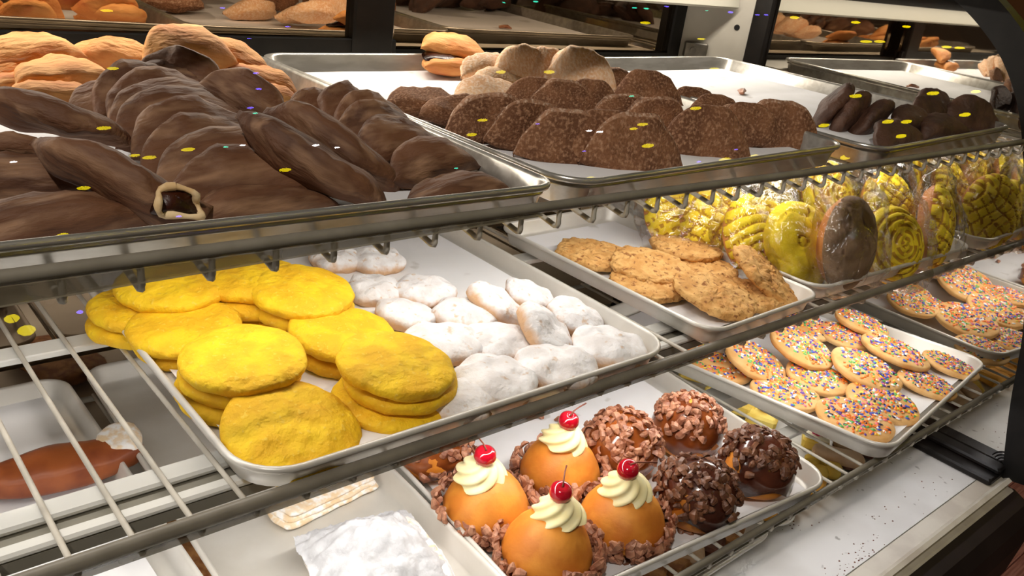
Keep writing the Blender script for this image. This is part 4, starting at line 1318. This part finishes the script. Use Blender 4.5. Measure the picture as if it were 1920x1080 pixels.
for cx_, cy_, sp_, nn_ in ((0.985, 0.335, 0.035, 34), (1.07, 0.325, 0.02, 18), (1.16, 0.372, 0.03, 10), (1.30, 0.36, 0.05, 12), (1.02, 0.43, 0.03, 14)):
    for _ in range(nn_):
        x_, y_ = cr_.gauss(cx_, sp_), cr_.gauss(cy_, sp_ * 0.35)
        if y_ < 0.336:
            y_ = 0.672 - y_
        q_ = cr_.uniform(0.0006, 0.0020)
        cm.add([(x_ - q_, y_, 0.0001), (x_ + q_ * 0.6, y_ - q_ * 0.7, 0.0001), (x_ + q_ * 0.4, y_ + q_ * 0.8, 0.0001), (x_, y_, q_ * 0.9)], [(0, 1, 3), (1, 2, 3), (2, 0, 3), (0, 2, 1)])
co = put('crumbs', cm.me('crumbs', M['brownie']))
tag(co, 'scattered dark crumbs on the white deck before the lowest shelf', 'crumbs', None, 'stuff')
pb = thing('flat_pastry', 'brown flat pastry on the deck between the two left trays', 'pastry', (0.2984,0.7876,0.0060), (0, 0, R(70)))
put('crust', slab('crust', M['toffee'], 0.16, 0.10, 0.02, 41, 0.003, 0.3), pb)
cr = put('crumb', NUT['nut'][0], None, (1.1688,0.7779,0.5300), (0, 0, 0.5), (2.6, 2.2, 1.8))
tag(cr, 'small reddish crumb on the bare paper before the end mirror', 'crumb')

# ------------------------------------------------------------------ coloured string lights and white downlights in the shop, mirrored by the front glass
BULBS = [('y', 0.693, -0.116, 2.27, 0.0152), ('y', 0.726, 0.532, 2.504, 0.0155), ('y', 0.625, -0.487, 1.953, 0.0171), ('y', 0.69, -1.214, 1.949, 0.0196), ('y', 0.598, -1.361, 1.598, 0.0159), ('y', 0.508, -1.34, 1.37, 0.0162), ('y', 0.553, -1.136, 1.266, 0.0152), ('y', 0.413, -1.265, 1.073, 0.0204), ('y', 0.45, -1.593, 1.244, 0.0196), ('y', 0.487, -1.542, 1.314, 0.0157), ('y', 0.849, -0.719, 1.878, 0.0184), ('y', 0.836, -0.939, 2.034, 0.0199), ('y', 0.827, -0.982, 2.123, 0.0151), ('y', 1.154, -0.952, 1.751, 0.0187), ('y', 1.367, -1.035, 1.355, 0.0157), ('y', 1.748, -0.905, 1.137, 0.0151), ('y', 1.452, -1.323, 1.314, 0.02), ('y', 1.948, -0.85, 1.1, 0.0164), ('y', 1.892, -0.14, 2.205, 0.0181), ('y', 2.022, -0.107, 2.118, 0.0199), ('y', 1.636, -0.607, 1.72, 0.0171), ('y', 1.704, -0.515, 1.838, 0.0173), ('y', 1.946, -0.333, 1.424, 0.0164), ('y', 2.215, -0.55, 1.59, 0.0148), ('y', 1.9, -0.418, 1.246, 0.0184), ('y', 2.218, 0.103, 1.647, 0.0178), ('y', 2.143, 0.636, 1.945, 0.0167), ('y', 2.543, 0.457, 2.031, 0.0158), ('y', 2.565, 0.741, 1.677, 0.0158), ('y', 2.877, 0.725, 1.638, 0.0162), ('y', 2.737, 0.519, 1.532, 0.0193), ('y', 2.763, 0.526, 1.501, 0.018), ('y', 3.202, 0.711, 1.618, 0.0151), ('y', 2.854, 0.496, 1.328, 0.0159), ('y', 3.294, 0.481, 1.469, 0.0184), ('y', 3.008, 0.239, 1.247, 0.0165), ('y', 2.099, -0.192, 1.45, 0.0174), ('y', 2.486, 0.018, 1.248, 0.019), ('y', 2.821, -0.378, 1.275, 0.0206), ('y', 2.944, -0.259, 1.157, 0.0206), ('y', 2.617, -0.099, 1.011, 0.0164), ('y', 3.107, -0.369, 1.058, 0.0194), ('y', 2.941, 0.028, 1.223, 0.0204), ('y', 3.16, -0.128, 1.056, 0.0197), ('y', 3.036, 0.082, 1.145, 0.0157), ('y', 2.372, -0.488, 1.091, 0.0154), ('y', 2.258, -0.515, 1.103, 0.0206), ('y', 2.542, -0.344, 1.006, 0.0145), ('y', 2.428, -0.284, 0.897, 0.0155), ('y', 2.061, -0.866, 1.277, 0.0168), ('y', 1.981, -0.624, 1.128, 0.0151), ('y', 2.377, -0.857, 1.148, 0.0173), ('b', 0.954, 0.608, 2.329, 0.0069), ('b', 1.061, 0.432, 2.185, 0.0073), ('b', 1.124, 0.217, 2.527, 0.0072), ('b', 0.97, -0.195, 2.01, 0.0082), ('b', 0.997, -0.387, 2.036, 0.0097), ('b', 0.989, -0.099, 2.109, 0.0083), ('b', 1.925, -0.568, 1.784, 0.0079), ('b', 2.139, -0.803, 1.546, 0.0082), ('b', 0.789, -1.027, 1.449, 0.0079), ('b', 0.692, -1.007, 1.272, 0.0081), ('b', 0.679, -1.146, 1.29, 0.0094), ('b', 0.706, -1.517, 1.319, 0.0082), ('b', 1.37, -0.83, 1.066, 0.0075), ('b', 2.111, 0.793, 1.82, 0.0074), ('b', 2.285, 0.759, 1.72, 0.0094), ('b', 2.317, 0.738, 1.649, 0.0069), ('b', 2.737, 0.788, 1.891, 0.0084), ('b', 2.591, -0.635, 1.271, 0.0079), ('b', 2.433, -0.711, 1.23, 0.0087), ('b', 0.608, -1.554, 1.21, 0.009), ('g', 1.769, 0.784, 2.169, 0.0065), ('g', 1.744, 0.787, 1.997, 0.0086), ('g', 1.169, -0.622, 2.302, 0.0087), ('g', 2.008, -0.167, 1.67, 0.0081), ('g', 1.052, -0.882, 2.06, 0.0079), ('g', 1.692, -0.949, 1.583, 0.0077), ('g', 2.206, 0.794, 2.032, 0.0081), ('g', 2.064, 0.767, 1.863, 0.0087), ('g', 2.564, 0.814, 2.014, 0.0065), ('g', 1.731, -1.142, 1.431, 0.0088), ('w', 0.613, -1.319, 2.5, 0.0117), ('w', 1.365, -1.278, 2.5, 0.0121), ('w', 1.639, -1.291, 2.423, 0.0148), ('w', 1.712, -1.304, 2.365, 0.0122), ('w', 2.598, -0.951, 2.004, 0.0143), ('w', 2.634, -0.951, 1.967, 0.0161), ('w', 0.909, -2.088, 1.694, 0.0114), ('w', 0.968, -2.083, 1.671, 0.0116), ('w', 3.462, 0.848, 1.49, 0.012)]
BM = {}
for key, mk_ in (('y', 'bulb_y'), ('b', 'bulb_b'), ('g', 'bulb_g'), ('w', 'downlight_w')):  # the white ones are ceiling downlights, grouped with the string
    BM[key] = mesh('bulb', *lathe([(0.02, -0.9), (0.5, -0.75), (0.95, -0.2), (0.95, 0.3), (0.6, 0.8), (0.02, 1.0)], 10), M[mk_], True)
sl = thing('string_and_downlights', 'string of tiny yellow and blue lights, with white ceiling downlights, mirrored in the front glass', 'string lights', (0, 0, 0))
cab = MB()
order = sorted(BULBS, key=lambda b: (round(b[3] * 2), b[1]))
for a, b in zip(order, order[1:]):
    A, B = Vector(a[1:4]), Vector(b[1:4])
    if (A - B).length < 1.2:
        cab.tube([A + Vector((0, 0, 0.014)), (A + B) / 2 - Vector((0, 0, 0.03)), B + Vector((0, 0, 0.014))], 0.0012, 4)
put('cable', cab.me('cable', M['black']), sl)
for k_, x_, y_, z_, r_ in BULBS:
    put('bulb', BM[k_], sl, (x_, y_, z_), (0, 0, 0), (r_, r_, r_))
